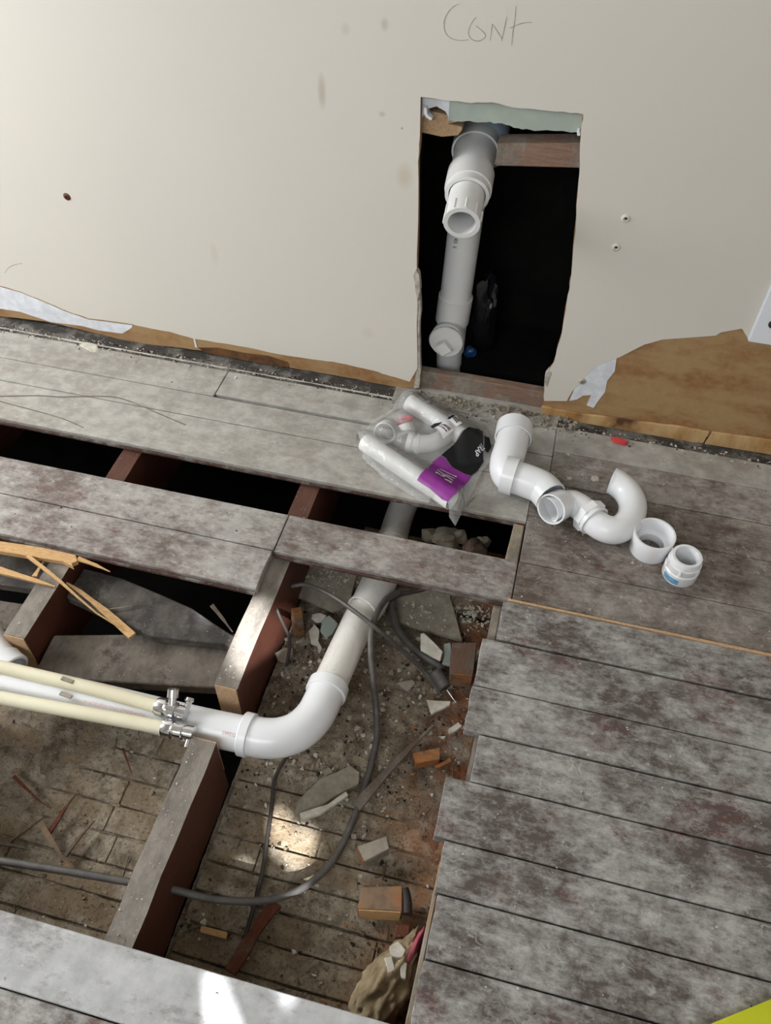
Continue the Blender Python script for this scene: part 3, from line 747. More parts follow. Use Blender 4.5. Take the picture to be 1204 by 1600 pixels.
for i, (px, py) in enumerate(((106, 1064), (100, 1081))):
    c = at(px, py, -.018); u = d1; q = Vector((-u.y, u.x, 0)).normalized()
    bm_ = prism_bm([(-.011,-.003),(.011,-.004),(.012,.002),(-.010,.004)], 0, .0035, .0006)
    o = bmobj('tube_clip', bm_, MAT['chipgrey'], t1 if i == 0 else run)
    o.data.transform(Matrix.Translation(c + Vector((0,0,.002 if i == 0 else -.012))) @ Matrix.Rotation(math.atan2(u.y, u.x), 4, 'Z'))

# ---- drain stack in the wall opening
XP = -.2
stk = empty('drain_stack', 'white plastic drain stack with capped cleanout standing in the wall opening', 'pipe')
PY = .115
def on_y(px, py, y=PY): return atw(px, py, y)
q0, q1, q2, q3, q4, q5, q6 = on_y(731,310), on_y(711,468), on_y(710,476), on_y(706,500), on_y(705,508), on_y(700,560), on_y(699,640)
def unit_r(px_half, p): return px_half*(p-CAM).length/F_PX
rp = unit_r(24, on_y(715,420))
pipe('stack_pipe', [at(742,238,.500) + Vector((-.004,.030,.010)), q1], rp, [], MAT['pvc_wall'], stk, n=4, k=2)
pipe('tee_hub', [on_y(712,462), q3], rp*1.10, [], MAT['pvc_wall'], stk, n=6, k=2)
pipe('tee_hub', [q3.lerp(q2,.3), on_y(702,545)], rp*.97, [], MAT['pvc_wall'], stk, n=6, k=2)
pipe('stack_pipe', [on_y(702,540), q6], rp*.86, [], MAT['pvc_wall'], stk, n=4, k=2)
ct = on_y(706,516)
ax_ = Vector((.02,-1,-.12)).normalized(); fc_ = atw(697,532,PY-.060)
ax_ = (fc_ - ct).normalized()
lathe('cleanout_branch', ct, fc_-ct, [(0,.0),(0,.031),((fc_-ct).length*.55,.0325),((fc_-ct).length*.62,.0365),((fc_-ct).length,.0365),((fc_-ct).length,.0)], MAT['pvc_wall'], stk, 30)
ax_ = Vector((0,-1,-.05)).normalized()
plug = lathe('cleanout_plug', fc_, ax_, [(0,.0),(0,.0370),(.004,.0375),(.007,.0355),(.008,.0)], MAT['pvc_wall'], stk, 30)
bm_ = prism_bm([(-.0135,-.0135),(.0135,-.0135),(.0135,.0135),(-.0135,.0135)], 0, .018, .002)
nut = bmobj('plug_square', bm_, MAT['pvc_wall'], plug)
nut.data.transform(Matrix.Translation(fc_ + ax_*.007 + Vector((-.002,0,-.007))) @ Matrix.Rotation(math.radians(90), 4, 'X') @ Matrix.Rotation(math.radians(40), 4, 'Z'))
# the arm that reaches out of the wall towards the room
B1 = at(742,238,.500); B6 = at(721,349,.462)
def on_arm(py):       # point of the arm axis seen at image row py
    lo, hi = 0.0, 1.3
    for _ in range(30):
        m = (lo+hi)/2; p = B1.lerp(B6, m) if True else None
        v = M3.transposed() @ (p - CAM); yy = 800 + F_PX*v.y/v.z
        if yy < py: lo = m
        else: hi = m
    return B1.lerp(B6, lo)
dA = (B6-B1).normalized()
K = [on_arm(v) for v in (238, 270, 284, 297, 306, 322, 330, 349)]
rh = unit_r(34, B1)
pipe('tee_body', [B1 - dA*.055, B1], rh, [], MAT['pvc_wall'], stk, n=5, k=3, seg=40)
pipe('reducer', [B1 - dA*.01, K[2]], unit_r(30.5, K[1]), [], MAT['pvc_wall'], stk, n=8, k=3, seg=40)
pipe('coupling_collar', [on_arm(272), K[3]], unit_r(34.5, K[3]), [], MAT['pvc_wall'], stk, n=4, k=3, seg=40, wall=.007)
pipe('coupling_shoulder', [K[3]-dA*.003, K[4]], unit_r(32.5, K[4]), [], MAT['pvc_wall'], stk, n=4, k=3, seg=40, wall=.007)
pipe('trap_adapter', [K[4]-dA*.01, K[6]], unit_r(26, K[5]), [], MAT['pvc_wall'], stk, n=5, k=3, seg=36)
nutp = pipe('adapter_nut', [K[5], K[7]], unit_r(27.5, K[7]), [], MAT['pvc_wall'], stk, wall=unit_r(7.5, K[7]), n=4, k=3, seg=36)
n_ = dA.orthogonal().normalized()
for k in range(10):       # grip ribs of the nut
    a = k*math.tau/10; c = K[7] - dA*.014 + (n_*math.cos(a) + dA.cross(n_)*math.sin(a))*unit_r(27.5, K[7])
    rod('nut_rib', [c - dA*.012, c + dA*.011], .0022, MAT['pvc_wall'], nutp, 6, 2, 1)
pipe('vent_pipe', [atw(768,150,.150), atw(762,205,.150), atw(752,245,.150)], .0395, [], MAT['pvc_shaded'], stk, n=8, k=5)
pt = atw(709,372,PY-rp-.001)
put_text('43  6', .011, pt, (q1-q0), (1,0,0), MAT['grey_ink'], stk)

# crumpled black plastic in the cavity
def crumple(name, c, s, mat, label, cat, seed, sub=4, amp=.35, fr=18):
    bm_ = bmesh.new(); bmesh.ops.create_icosphere(bm_, subdivisions=sub, radius=1)
    for v in bm_.verts:
        n = v.co.normalized(); d = 1 + amp*(mn.noise(n*1.6+Vector((seed,0,0))) + .6*abs(mn.noise(n*fr*.25+Vector((0,seed,0)))))
        v.co = Vector((n.x*s[0]*d, n.y*s[1]*d, n.z*s[2]*d)) + Vector(c)
    o = bmobj(name, bm_, mat)
    if label: tag(o, label, cat)
    return shade(o, 25)
sc_ = crumple('plastic_sack', (-.150,.185,.085), (.035,.03,.10), MAT['bagblack'], 'crumpled shiny black plastic inside the wall opening, right of the drain stack', 'bag', 3)
crumple('blue_wrapper', (-.158,.120,.035), (.014,.010,.014), MAT['bluefilm'], 'scrap of blue plastic at the foot of the drain stack inside the wall', 'wrapper', 9, 3)

# ---- loose fittings on the floor
def fit(name, label, cat='pipe fitting'): return empty(name, label, cat)
fa = fit('pipe_elbow', 'white elbow with its hub toward the wall, leftmost of the loose fittings')
pA = zl([(804,667,.040),(801,685,.040),(796,705,.040),(791,722,.038),(792,738,.036),(803,750,.034)]); L_ = plen(catmull(pA, 8))
pipe('elbow_body', pA, .0330, [], MAT['pvc'], fa, k=8, n=26)
pipe('hub', [pA[0], pA[0].lerp(pA[1], 1.05)], .0372, [], MAT['pvc'], fa, k=3, n=6, wall=.0035)
fb = fit('pipe_elbow', 'white elbow with open end facing right, second of the loose fittings')
pB_ = zl([(788,741,.040),(806,746,.040),(826,753,.040),(846,762,.040),(860,777,.040)])
pipe('elbow_body', pB_, .0325, [], MAT['pvc'], fb, k=8, n=26, wall=.0035)
pipe('hub', [pB_[0] - (pB_[1]-pB_[0])*.1, pB_[0].lerp(pB_[1], .95)], .0375, [], MAT['pvc'], fb, k=3, n=6, wall=.0035)
fc = fit('pipe_trap', 'white curved sink trap with hexagonal union nut lying on the dark boards')
pt1 = zl([(858,796,.034),(874,789,.033),(892,786,.031),(908,794,.030),(922,806,.030)])
pipe('trap_arm', pt1, .0250, [], MAT['pvc'], fc, k=8, n=26, wall=.0035)
d = (pt1[0]-pt1[1]).normalized(); dd = (Vector((-.55,-.62,.56))).normalized()
h0 = at(873,789,.034); h1 = at(862,795,.042)
pipe('hub', [h0 + (h0-h1)*.2, h1 + (h1-h0)*.15], .0300, [], MAT['pvc'], fc, k=3, n=6, wall=.0040)
pt2 = zl([(918,805,.030),(930,817,.030),(948,827,.030),(967,827,.030),(983,812,.030),(988,790,.030),(979,769,.031),(962,754,.033),(955,751,.034)])
pipe('trap_bend', pt2, .0262, [], MAT['pvc'], fc, k=8, n=60, wall=.0035)
# union nut: eight sided collar
def poly_collar(name, c, ax, r, h, ri, mat, par, seg=8):
    o = lathe(name, Vector(c) - Vector(ax).normalized()*h/2, ax, [(0, r-.002),(.002, r),(h-.002, r),(h, r-.002),(h, ri),(0, ri)], mat, par, seg, 30); return o
un = at(920,806,.030); ua = (pt2[1]-pt2[0])
poly_collar('union_nut', un, ua, .0345, .018, .024, MAT['pvc'], fc)
pipe('union_collar', [un + ua.normalized()*.008, un + ua.normalized()*.016], .0315, [], MAT['pvc'], fc, n=2, k=2, wall=.006)
fd = fit('reducer_bushing', 'wide white ring bushing standing upright beside the trap bend')
c = at(1013,858,0); 
lathe('bushing_body', c, (0,0,1), [(0,.0355),(.002,.0365),(.026,.0365),(.027,.0382),(.044,.0386),(.046,.0378),(.046,.0345),(.044,.0335),(.018,.0325),(.016,.0235),(0,.0225)], MAT['pvc'], fd, 40)
fe = fit('threaded_adapter', 'small white threaded adapter with a blue label, rightmost of the loose fittings')
c = at(1060,897,0)
o = lathe('adapter_body', c, (0,0,1), [(0,.0300),(.002,.0310),(.024,.0312),(.026,.0295),(.028,.0295),(.029,.0300),(.040,.0298),(.041,.0275),(.052,.0270),(.054,.0260),(.054,.0212),(.050,.0205),(.0,.0205)], MAT['pvc'], fe, 40)
for k in range(6):
    a = k*math.tau/6 + .3; q = Vector((math.cos(a), math.sin(a), 0))
    rod('grip_lug', [c + q*.0298 + Vector((0,0,.028)), c + q*.0298 + Vector((0,0,.042))], .003, MAT['pvc'], fe, 6, 2, 1)
# curved blue label
vs, fs = [], []; r1 = .0317; a0 = math.radians(205); a1 = math.radians(262)
for i in range(11):
    a = a0+(a1-a0)*i/10
    for z in (.005, .018): vs.append((c.x+math.cos(a)*r1, c.y+math.sin(a)*r1, z))
for i in range(10): fs.append((2*i, 2*i+2, 2*i+3, 2*i+1))
mesh('blue_label', vs, fs, MAT['blue_ink'], fe, True)

# ---- bag of trap parts
items = []      # (segment points, radius) for draping the film
ta, tb = at(639,629,.021), at(722,682,.021)
i1 = empty('trap_tube', 'white plastic tube inside the clear bag, nearest the wall', 'tube')
pipe('tube', [ta, tb], .0185, [], MAT['poly'], i1, n=6, k=3, wall=.002); items.append(([ta, tb], .0185))
tc, td = at(570,691,.021), at(706,783,.021)
i2 = empty('trap_tube', 'long white plastic tube along the near edge of the clear bag', 'tube')
pipe('tube', [tc, td], .0190, [], MAT['poly'], i2, n=6, k=3, wall=.002); items.append(([tc, td], .019))
i3 = empty('trap_bend', 'white curved trap bend inside the bag between the two tubes', 'pipe fitting')
tp = zl([(636,690,.022),(655,694,.021),(678,691,.021),(696,680,.021),(706,664,.021)])
pipe('bend', tp, .0180, [(0,.10,.0215),(.14,.2,.0205)], MAT['poly'], i3, n=30, k=6, wall=.002)
for a, b in zip(tp, tp[1:]): items.append(([a, b], .018))
i4 = tag(pipe('slip_nut', [at(606,672,.016), at(600,677,.026)], .0232, [], MAT['poly'], None, n=4, k=2, wall=.0035), 'open white slip nut ring at the left end of the clear bag', 'nut')
items.append(([at(604,675,.02)]*2, .019))
i5 = tag(pipe('slip_nut', [at(634,680,.010), at(629,665,.022)], .0215, [], MAT['poly'], None, n=4, k=2, wall=.0035), 'white slip nut behind the open ring, under the red washer', 'nut')
i6 = tag(pipe('washer', [at(633,658,.027), at(632,655,.031)], .0175, [], MAT['red'], None, n=2, k=2, wall=.008), 'red rubber washer in the clear bag resting on a slip nut', 'washer')
items.append(([at(632,660,.02)]*2, .02))
outline_px = [(556,692),(566,676),(584,655),(612,640),(628,612),(644,608),(700,636),(742,660),(760,672),(768,690),(764,722),(752,738),(740,764),(724,796),(711,822),(700,806),(690,794),(655,782),(600,748),(566,716)]
OUT2 = [Vector(xy(px, py, .004)) for px, py in outline_px]
def edge_dist(q):
    return min((q - a - (b-a)*max(0, min(1, (q-a).dot(b-a)/(b-a).length_squared))).length for a, b in zip(OUT2, OUT2[1:]+OUT2[:1]))
def hgt(x, y):
    q = Vector((x, y)); h = .003; tent = 0
    for seg_, r in items:
        a = seg_[0].xy; b = seg_[1].xy; ab = b-a; t = max(0, min(1, (q-a).dot(ab)/max(1e-9, ab.length_squared)))
        d_ = (q-a-ab*t).length; R_ = r + .005; top_ = 2*r + .0065
        if d_ < R_: h = max(h, r + .0035 + math.sqrt(max(0, R_*R_ - d_*d_)))
        tent = max(tent, top_*(1 - max(0, d_-.4*r)/.062))
    tent *= min(1, edge_dist(q)/.022)
    h = max(h, tent)
    return h + .0012*(1+mn.noise(Vector((x*55, y*55, 3))))
def drape(name, px_poly, off, mat, parent, step=.005, fn=None, thick=0):
    pts = [xy(px, py, z) for px, py, z in px_poly]
    bm_ = bmesh.new(); bm_.faces.new([bm_.verts.new((p[0], p[1], 0)) for p in pts])
    xs = [p[0] for p in pts]; ys = [p[1] for p in pts]
    for ax, lo, hi in ((0, min(xs), max(xs)), (1, min(ys), max(ys))):
        v = lo + step
        while v < hi:
            co = Vector((v,0,0)) if ax == 0 else Vector((0,v,0)); no = Vector((1,0,0)) if ax == 0 else Vector((0,1,0))
            bmesh.ops.bisect_plane(bm_, geom=list(bm_.verts)+list(bm_.edges)+list(bm_.faces), plane_co=co, plane_no=no); v += step
    bmesh.ops.triangulate(bm_, faces=[f for f in bm_.faces if len(f.verts) > 4])
    for v in bm_.verts: v.co.z = (fn or hgt)(v.co.x, v.co.y) + off
    o = bmobj(name, bm_, mat, parent, True)
    return o
bag = empty('parts_bag', 'clear plastic bag of trap parts with purple and black header print', 'bag')
outline = [(556,692,.004),(566,676,.01),(584,655,.01),(612,640,.01),(628,612,.02),(644,608,.02),(700,636,.02),(742,660,.01),(760,672,.004),(768,690,.004),(764,722,.004),(752,738,.004),(740,764,.004),(724,796,.004),(711,822,.002),(700,806,.004),(690,794,.004),(655,782,.004),(600,748,.004),(566,716,.004)]
outline = [(x, y, 0.004) for x, y, z in outline]
drape('film', outline, 0, MAT['film'], bag, .0045)
def top_xy(px, py):
    # point where the image ray meets the draped film
    z = .03
    for _ in range(12):
        p = at(px, py, z); z = z*.5 + .5*hgt(p.x, p.y)
    return (px, py, z)
drape('purple_band', [top_xy(*p) for p in [(651,751),(663,735),(676,722),(688,713),(696,717),(704,728),(714,736),(726,741),(736,745),(726,757),(712,772),(699,785),(690,781),(672,765)]], .0012, MAT['purple'], bag, .004)
drape('black_band', [top_xy(*p) for p in [(689,712),(712,691),(738,669),(748,671),(754,674),(754,700),(755,722),(746,736),(736,744),(724,740),(714,735),(704,727),(696,716)]], .0013, MAT['black'], bag, .004)
def draped_text(s, size, px, py, rdir, mat, off=.0032, stretch=1.0, par=None, name='lettering'):
    me = text_mesh(s, size, size*.018); x, y, z = top_xy(px, py); o3 = at(x, y, z)
    # reading direction given in image pixels, mapped to the floor
    q = at(px + rdir[0]*10, py + rdir[1]*10, z); u = (q - o3); u.z = 0; u.normalize(); v = Vector((-u.y, u.x, 0))
    bm_ = bmesh.new(); bm_.from_mesh(me)
    for ax in (0, 1):
        lo = min(v_.co[ax] for v_ in bm_.verts); hi = max(v_.co[ax] for v_ in bm_.verts); k_ = lo + .003
        while k_ < hi:
            co = Vector((k_,0,0)) if ax == 0 else Vector((0,k_,0)); no = Vector((1,0,0)) if ax == 0 else Vector((0,1,0))
            bmesh.ops.bisect_plane(bm_, geom=list(bm_.verts)+list(bm_.edges)+list(bm_.faces), plane_co=co, plane_no=no); k_ += .003
    for vv in bm_.verts:
        p = o3 + u*vv.co.x*stretch + v*vv.co.y; vv.co = Vector((p.x, p.y, hgt(p.x, p.y) + off))
    D.meshes.remove(me); return bmobj(name, bm_, mat, par or bag)
draped_text('1\u00bd"', .050, 689, 733, (-.42, .9), MAT['white_ink'], stretch=.72)
draped_text('TRAP', .0135, 752, 694, (-.64, .77), MAT['white_ink'])
draped_text('1388 250 LE K', .0066, 741, 777, (-.66, .75), MAT['grey_ink'], stretch=.85)
drape('black_band', [(756,683,.004),(764,684,.004),(767,700,.004),(762,708,.004),(756,705,.004)], .0013, MAT['black'], bag, .006)
stk1 = drape('barcode_sticker', [top_xy(*p) for p in [(676,669),(692,661),(709,672),(692,687)]], .0012, MAT['white_ink'], bag, .006)
stk2 = drape('barcode_sticker', [top_xy(*p) for p in [(699,655),(712,650),(722,662),(713,667)]], .0012, MAT['white_ink'], bag, .006)
for a, b in (((684,667),(697,676)), ((687,665),(701,674)), ((690,664),(703,672))):
    q = [(a[0],a[1]), (a[0]+1.6,a[1]-1), (b[0]+1.6,b[1]-1), b]
    drape('barcode_bar', [top_xy(*p) for p in q], .002, MAT['grey_ink'], stk1, .01)
for a, b in (((706,653),(713,662)), ((709,652),(716,660))):
    drape('barcode_bar', [top_xy(*p) for p in [a, (a[0]+1.8,a[1]-1), (b[0]+1.8,b[1]-1), b]], .002, MAT['grey_ink'], stk2, .01)
drape('black_strip', [top_xy(*p) for p in [(672,667),(679,662),(691,660),(677,670)]], .0014, MAT['black'], bag, .006)
drape('black_strip', [top_xy(*p) for p in [(698,655),(706,649),(711,650),(702,656)]], .0014, MAT['black'], bag, .006)

# ---- cables
def cable(label, L, r, mat=None, name='electric_cable'):
    o = rod(name, zl(L), r, mat or MAT['cable'], None, 10, k=10); tag(o, label, 'cable'); return o
cable('thick grey cable looping from the pipe down through the lower joist', [(622,925,-.10),(600,940,-.085),(584,970,-.064),(579,1000,-.066),(582,1060,-.095),(588,1110,-.14),(587,1160,-.155),(572,1220,-.165),(550,1285,-.165),(522,1342,-.163),(478,1384,-.155),(420,1406,-.14),(340,1406,-.12),(275,1391,-.10),(240,1385,-.095),(200,1378,-.10),(120,1364,-.105),(0,1345,-.11),(-60,1335,-.11)], .0058)
cable('thin grey cable crossing over the white pipe to the cable end', [(455,916,-.075),(480,914,-.07),(520,932,-.06),(560,960,-.050),(590,984,-.06),(632,1020,-.12),(668,1055,-.165),(688,1085,-.17)], .0042)
cable('short thick cable curving down to a grey end cap', [(610,925,-.12),(612,950,-.13),(622,985,-.145),(648,1015,-.155),(682,1038,-.158),(690,1048,-.158)], .0075, MAT['cable'])
cable('dark cable running right under the board edge', [(600,945,-.12),(622,930,-.12),(655,922,-.12),(678,914,-.11)], .005, MAT['cable_dark'])
cable('thin dark wire running down the lath from the elbow', [(448,1180,-.165),(430,1215,-.168),(424,1260,-.170),(417,1310,-.170),(410,1360,-.170),(398,1410,-.168),(390,1440,-.172),(372,1500,-.172)], .0035, MAT['cable_dark'], 'wire')
cable('black wire hanging over the middle joist side', [(425,935,-.05),(438,965,-.07),(452,1000,-.12),(448,1040,-.165)], .003, MAT['cable_dark'], 'wire')
a, b_ = at(678,1050,-.150), at(698,1078,-.158)
ce = empty('cable_end_cap', 'grey cylindrical cap at the end of the short cable', 'cap')
lathe('cap_body', a, (b_-a), [(0,.0),(0,.012),(.002,.0135),(.034,.0135),(.036,.012),(.036,.0)], MAT['cable'], ce, 20)
rod('prong', [b_, at(712,1098,-.165)], .0015, MAT['chrome'], ce, 6, 2, 1)
# twine on the pale boards
tag(rod('twine', zl([(-20,619,.001),(0,619,.0015),(60,618,.002),(95,620,.002),(165,619,.002),(200,626,.0015),(245,645,.001),(290,664,.0008)]), .0009, MAT['stick'], None, 5), 'thin grey twine lying on the pale boards at left, the upper one', 'string')
tag(rod('twine', zl([(-20,620,.001),(0,627,.0015),(60,643,.0015),(100,655,.001),(130,668,.0008)]), .0009, MAT['stick'], None, 5), 'thin grey twine on the pale boards at left, ending at the gap edge', 'string')

# ---- debris, named pieces
def chunk(name, pp, z, h, mat, label, cat='plaster piece', bev=.001, tilt=None, jn=2):
    pts = [xy(px, py, z) for px, py in pp]; J = []
    for a, c in zip(pts, pts[1:]+pts[:1]): J += jag(a, c, jn, .0008)
    o = prism(name, J, z-h, z, mat, None, bev); tag(o, label, cat)
    if tilt:
        c = sum((v.co for v in o.data.vertices), Vector())/len(o.data.vertices)
        o.data.transform(Matrix.Translation(c) @ Matrix.Rotation(tilt[0],4,'X') @ Matrix.Rotation(tilt[1],4,'Y') @ Matrix.Translation(-c))
    return o
Z1 = -.170
CH = MAT['chip']; CG = MAT['chipgrey']
chunk('plaster_flake', [(487,960),(500,957),(510,961),(506,970),(495,972),(486,966)], -.155, .005, CH, 'small pale plaster flake left of the sloping pipe, topmost of its cluster')
chunk('plaster_flake', [(503,968),(514,961),(528,974),(519,990),(510,996),(500,985)], -.152, .006, MAT['green'], 'greenish white plaster flake touching the left side of the sloping pipe')
chunk('plaster_flake', [(482,986),(491,975),(499,984),(497,1000),(503,1012),(499,1020),(495,1008),(486,1005)], -.155, .006, CH, 'forked pale plaster flake at the bottom of the cluster left of the pipe')
chunk('plaster_flake', [(429,1020),(444,1011),(458,1012),(457,1024),(443,1036),(433,1030)], -.155, .006, CG, 'lone grey plaster flake between the middle joist and the sloping pipe')
chunk('plaster_shard', [(657,991),(662,990),(692,1017),(688,1030),(675,1024),(657,1014)], -.135, .008, CH, 'pointed white plaster shard leaning above the short thick cable', tilt=(.35,-.1))
chunk('plaster_shard', [(693,1006),(704,1004),(706,1040),(690,1036),(694,1022)], -.150, .008, MAT['green'], 'pale shard standing against the brown offcut block')
chunk('plaster_flake', [(667,1093),(704,1095),(703,1101),(685,1110),(674,1116),(670,1104)], -.150, .007, CH, 'triangular pale flake below the grey cable end cap')
chunk('plaster_flake', [(619,1067),(644,1061),(649,1068),(637,1080),(628,1074)], -.158, .006, CG, 'small grey flake below the crossing cables')
chunk('plaster_flake', [(700,1139),(716,1128),(722,1134),(712,1142),(702,1146)], -.155, .006, CH, 'small pale flake under the end of the widest floor board')
# slab of broken plaster
chunk('plaster_slab', [(466,1250),(500,1216),(526,1206),(546,1195),(562,1206),(560,1224),(520,1245),(500,1262),(464,1276),(459,1270)], -.162, .012, CG, 'large broken grey plaster slab on the lath below the elbow', jn=3)
chunk('plaster_slab', [(468,1270),(512,1256),(540,1236),(544,1242),(500,1272),(470,1280)], -.150, .009, CH, 'narrow pale plaster strip along the large broken slab', jn=2)
chunk('plaster_flake', [(502,1204),(514,1198),(520,1206),(508,1211)], -.162, .006, CG, 'little grey flake at the tip of the large broken slab')
chunk('slate_board', [(620,918),(700,922),(722,1000),(612,968)], -.155, .010, CG, 'flat dusty board lying on the lath right of the sloping pipe', 'board', jn=2)
chunk('slate_board', [(460,930),(470,880),(560,890),(545,945),(520,955)], -.165, .008, CG, 'flat dusty board on the lath left of the sloping pipe', 'board', jn=2)
def block(name, pp, z, h, mat, mat2, label, cat='wood block', front=None):
    t = empty(name, label, cat)
    prism('block_body', [xy(px, py, z) for px, py in pp], z-h, z, mat, t, .0012)
    if mat2:   # differently coloured sawn face along edge given by two corner indices
        i, j = front; a = Vector(xy(*pp[i], z)); b = Vector(xy(*pp[j], z)); n = Vector((b.y-a.y, -(b.x-a.x))).normalized()*.0016
        c = sum((Vector(xy(*p, z)) for p in pp), Vector((0,0)))/len(pp)
        if ((a+b)/2 - c).dot(n) < 0: n = -n
        e = (b-a)*.03
        prism('sawn_face', [tuple(a+e), tuple(b-e), tuple(b-e+n), tuple(a+e+n)], z-h+.001, z-.0015, mat2, t, .0004)
    return t
block('wood_offcut', [(706,1004),(745,1003),(739,1054),(703,1051)], -.115, .045, MAT['brown_wood'], MAT['orange_wood'], 'brown wood offcut with an orange sawn front, beside the floor board ends', front=(2,3))
block('wood_offcut', [(645,1176),(688,1167),(687,1186),(649,1193)], -.145, .022, MAT['orange_wood'], None, 'small orange wood offcut at the right of the grey lath stick')
block('wood_offcut', [(679,1195),(704,1184),(707,1189),(682,1201)], -.155, .010, MAT['orange_wood'], None, 'tiny orange wood stick beside the small orange offcut')
block('wood_offcut', [(558,1322),(604,1306),(608,1326),(570,1346)], -.140, .028, MAT['chipgrey'], MAT['orange_wood'], 'grey dusty wood block with an orange end, in the middle of the lath', front=(3,0))
block('wood_offcut', [(566,1386),(628,1384),(628,1424),(558,1420)], -.120, .045, MAT['orange_wood'], MAT['pale_wood'], 'big orange wood block near the floor board ends', front=(2,3))
block('wood_offcut', [(619,1444),(640,1444),(640,1466),(616,1464)], -.125, .04, MAT['redstick'], None, 'dark red-brown block above the sandy lump')
chunk('orange_wedge', [(455,950),(470,948),(474,972),(466,976),(455,968)], -.12, .05, MAT['orange_wood'], 'orange wood wedge beside the middle joist, left of the plaster flakes', 'wood block')
splinter([(556,1262),(600,1212),(640,1170),(676,1134)], -.158, .018, .006, MAT['stick'], 'long flat grey lath stick lying diagonally to the small orange offcut', 'lath_stick', 'stick')
splinter([(432,1412),(410,1440),(385,1480),(360,1520)], -.160, .018, .008, MAT['redstick'], 'red-brown stick at the bottom, below the thick cable', 'lath_stick', 'stick', False)
splinter([(64,1288),(85,1320),(104,1350),(116,1364)], -.165, .010, .006, MAT['orange_wood'], 'bright orange splinter on the lath at lower left')
splinter([(76,1304),(92,1280),(106,1258),(120,1240)], -.168, .009, .005, MAT['redstick'], 'red-brown splinter crossing behind the bright orange splinter')
splinter([(22,1214),(45,1236),(62,1252),(78,1262)], -.168, .007, .004, MAT['redstick'], 'dark splinter at left pointing toward the red-brown one')
splinter([(14,1317),(40,1298),(60,1284),(72,1275)], -.168, .006, .004, MAT['brown_wood'], 'brown splinter at lower left, nearest the frame edge')
splinter([(102,1338),(120,1315),(136,1296),(149,1282)], -.168, .007, .004, MAT['brown_wood'], 'brown splinter right of the bright orange splinter')
splinter([(192,1170),(200,1192),(208,1216)], -.168, .005, .003, MAT['redstick'], 'thin dark splinter below the cream tubes')
splinter([(0,1318),(20,1322),(44,1327)], -.166, .008, .006, MAT['plank'], 'short brown slat at the left frame edge above the cable')
chunk('pale_batten', [(314,1446),(355,1456),(352,1467),(311,1456)], -.165, .008, MAT['pale_wood'], 'small cream batten lying in the shade right of the lower joist', 'wood block')
tag(rod('black_tube', zl([(630,1390,-.13),(634,1406,-.13),(635,1428,-.13)]), .0085, MAT['cable_dark'], None, 12), 'short black tube piece right of the big orange wood block', 'tube')
# sandy lump, bottom right of the pit
bm_ = bmesh.new(); bmesh.ops.create_icosphere(bm_, subdivisions=5, radius=1)
c0 = at(607,1536,-.140)
ax = Vector((.35,.94,0)).normalized(); bx_ = Vector((.94,-.35,0))
for v in bm_.verts:
    n = v.co.normalized(); d_ = 1+.22*mn.noise(n*1.7+Vector((4,0,0)))+.20*mn.noise(n*4)+.09*mn.noise(n*11)
    wv = .034*(1-.55*max(0, n.y))
    v.co = c0 + ax*n.y*.082*d_ + bx_*n.x*wv*d_ + Vector((0,0,n.z*.040*d_))
o = bmobj('sandy_lump', bm_, MAT['burlap'], None, True); tag(o, 'tan sandy lump of rubble against the floor edge at the bottom', 'lump')
for k, pp in enumerate(([(608,1478),(622,1470),(634,1484),(628,1496),(612,1494)], [(622,1500),(636,1504),(634,1530),(626,1526)], [(600,1496),(612,1494),(618,1518),(606,1520)])):
    chunk('rubble_piece', pp, -.095, .012, CH, ['pale rubble chip on the top of the sandy lump', 'long pale rubble chip on the right flank of the sandy lump', 'dusty rubble chip in the middle of the sandy lump'][k], 'rubble')
# pink cloth scrap
bm_ = bmesh.new(); bmesh.ops.create_icosphere(bm_, subdivisions=3, radius=1); c0 = at(647,1484,-.12)
for v in bm_.verts:
    n = v.co.normalized(); d_ = 1+.3*mn.noise(n*2.5+Vector((8,0,0))); v.co = c0 + Vector((.28,.96,0))*n.y*.034*d_ + Vector((.96,-.28,0))*n.x*.0055*d_ + Vector((0,0,n.z*.03*d_))
o = bmobj('cloth_scrap', bm_, MAT['pink'], None, True); tag(o, 'pink cloth scrap wedged under the floor board ends', 'cloth')
# red plastic piece by the wall
p = at(968,688,.006)
bm_ = prism_bm([(-.020,-.002),(-.010,-.0075),(.012,-.0085),(.017,-.004),(.018,.003),(.006,.0065),(-.008,.0080),(-.016,.004)], 0, .008, .002, seg=2)
o = bmobj('red_clip', bm_, MAT['red']); o.data.transform(Matrix.Translation((p.x, p.y, .0)) @ Matrix.Rotation(-.12,4,'Z')); tag(o, 'red plastic clip on the floor at the foot of the brown paper wall patch', 'clip')
# rubble stones in the far gap
for k, (px, py, s_, lab) in enumerate(((697,842,.03,'largest tan stone in the far floor gap, under the bag tip'), (716,838,.022,'grey stone beside the largest one in the far floor gap'), (672,836,.020,'small brown stone in the far floor gap, left of the largest'), (742,856,.026,'dark stone in the far floor gap near its right end'), (755,846,.016,'small dark stone at the right end of the far floor gap'))):
    bm_ = bmesh.new(); bmesh.ops.create_icosphere(bm_, subdivisions=3, radius=1); c0 = at(px, py, -.15)
    for v in bm_.verts:
        n = v.co.normalized(); d_ = 1+.45*mn.noise(n*1.3+Vector((k*3,0,0))); v.co = c0 + Vector((n.x*s_, n.y*s_*.8, n.z*s_*.6))*d_
    o = bmobj('stone', bm_, MAT['chipgrey'] if k != 3 else MAT['brown_wood']); shade(o, 20); tag(o, lab, 'stone')
prism('gap_ledge', [(-.30,-.43),(.03,-.43),(.03,-.27),(-.30,-.27)], -.20, -.172, MAT['dirt'], sub)
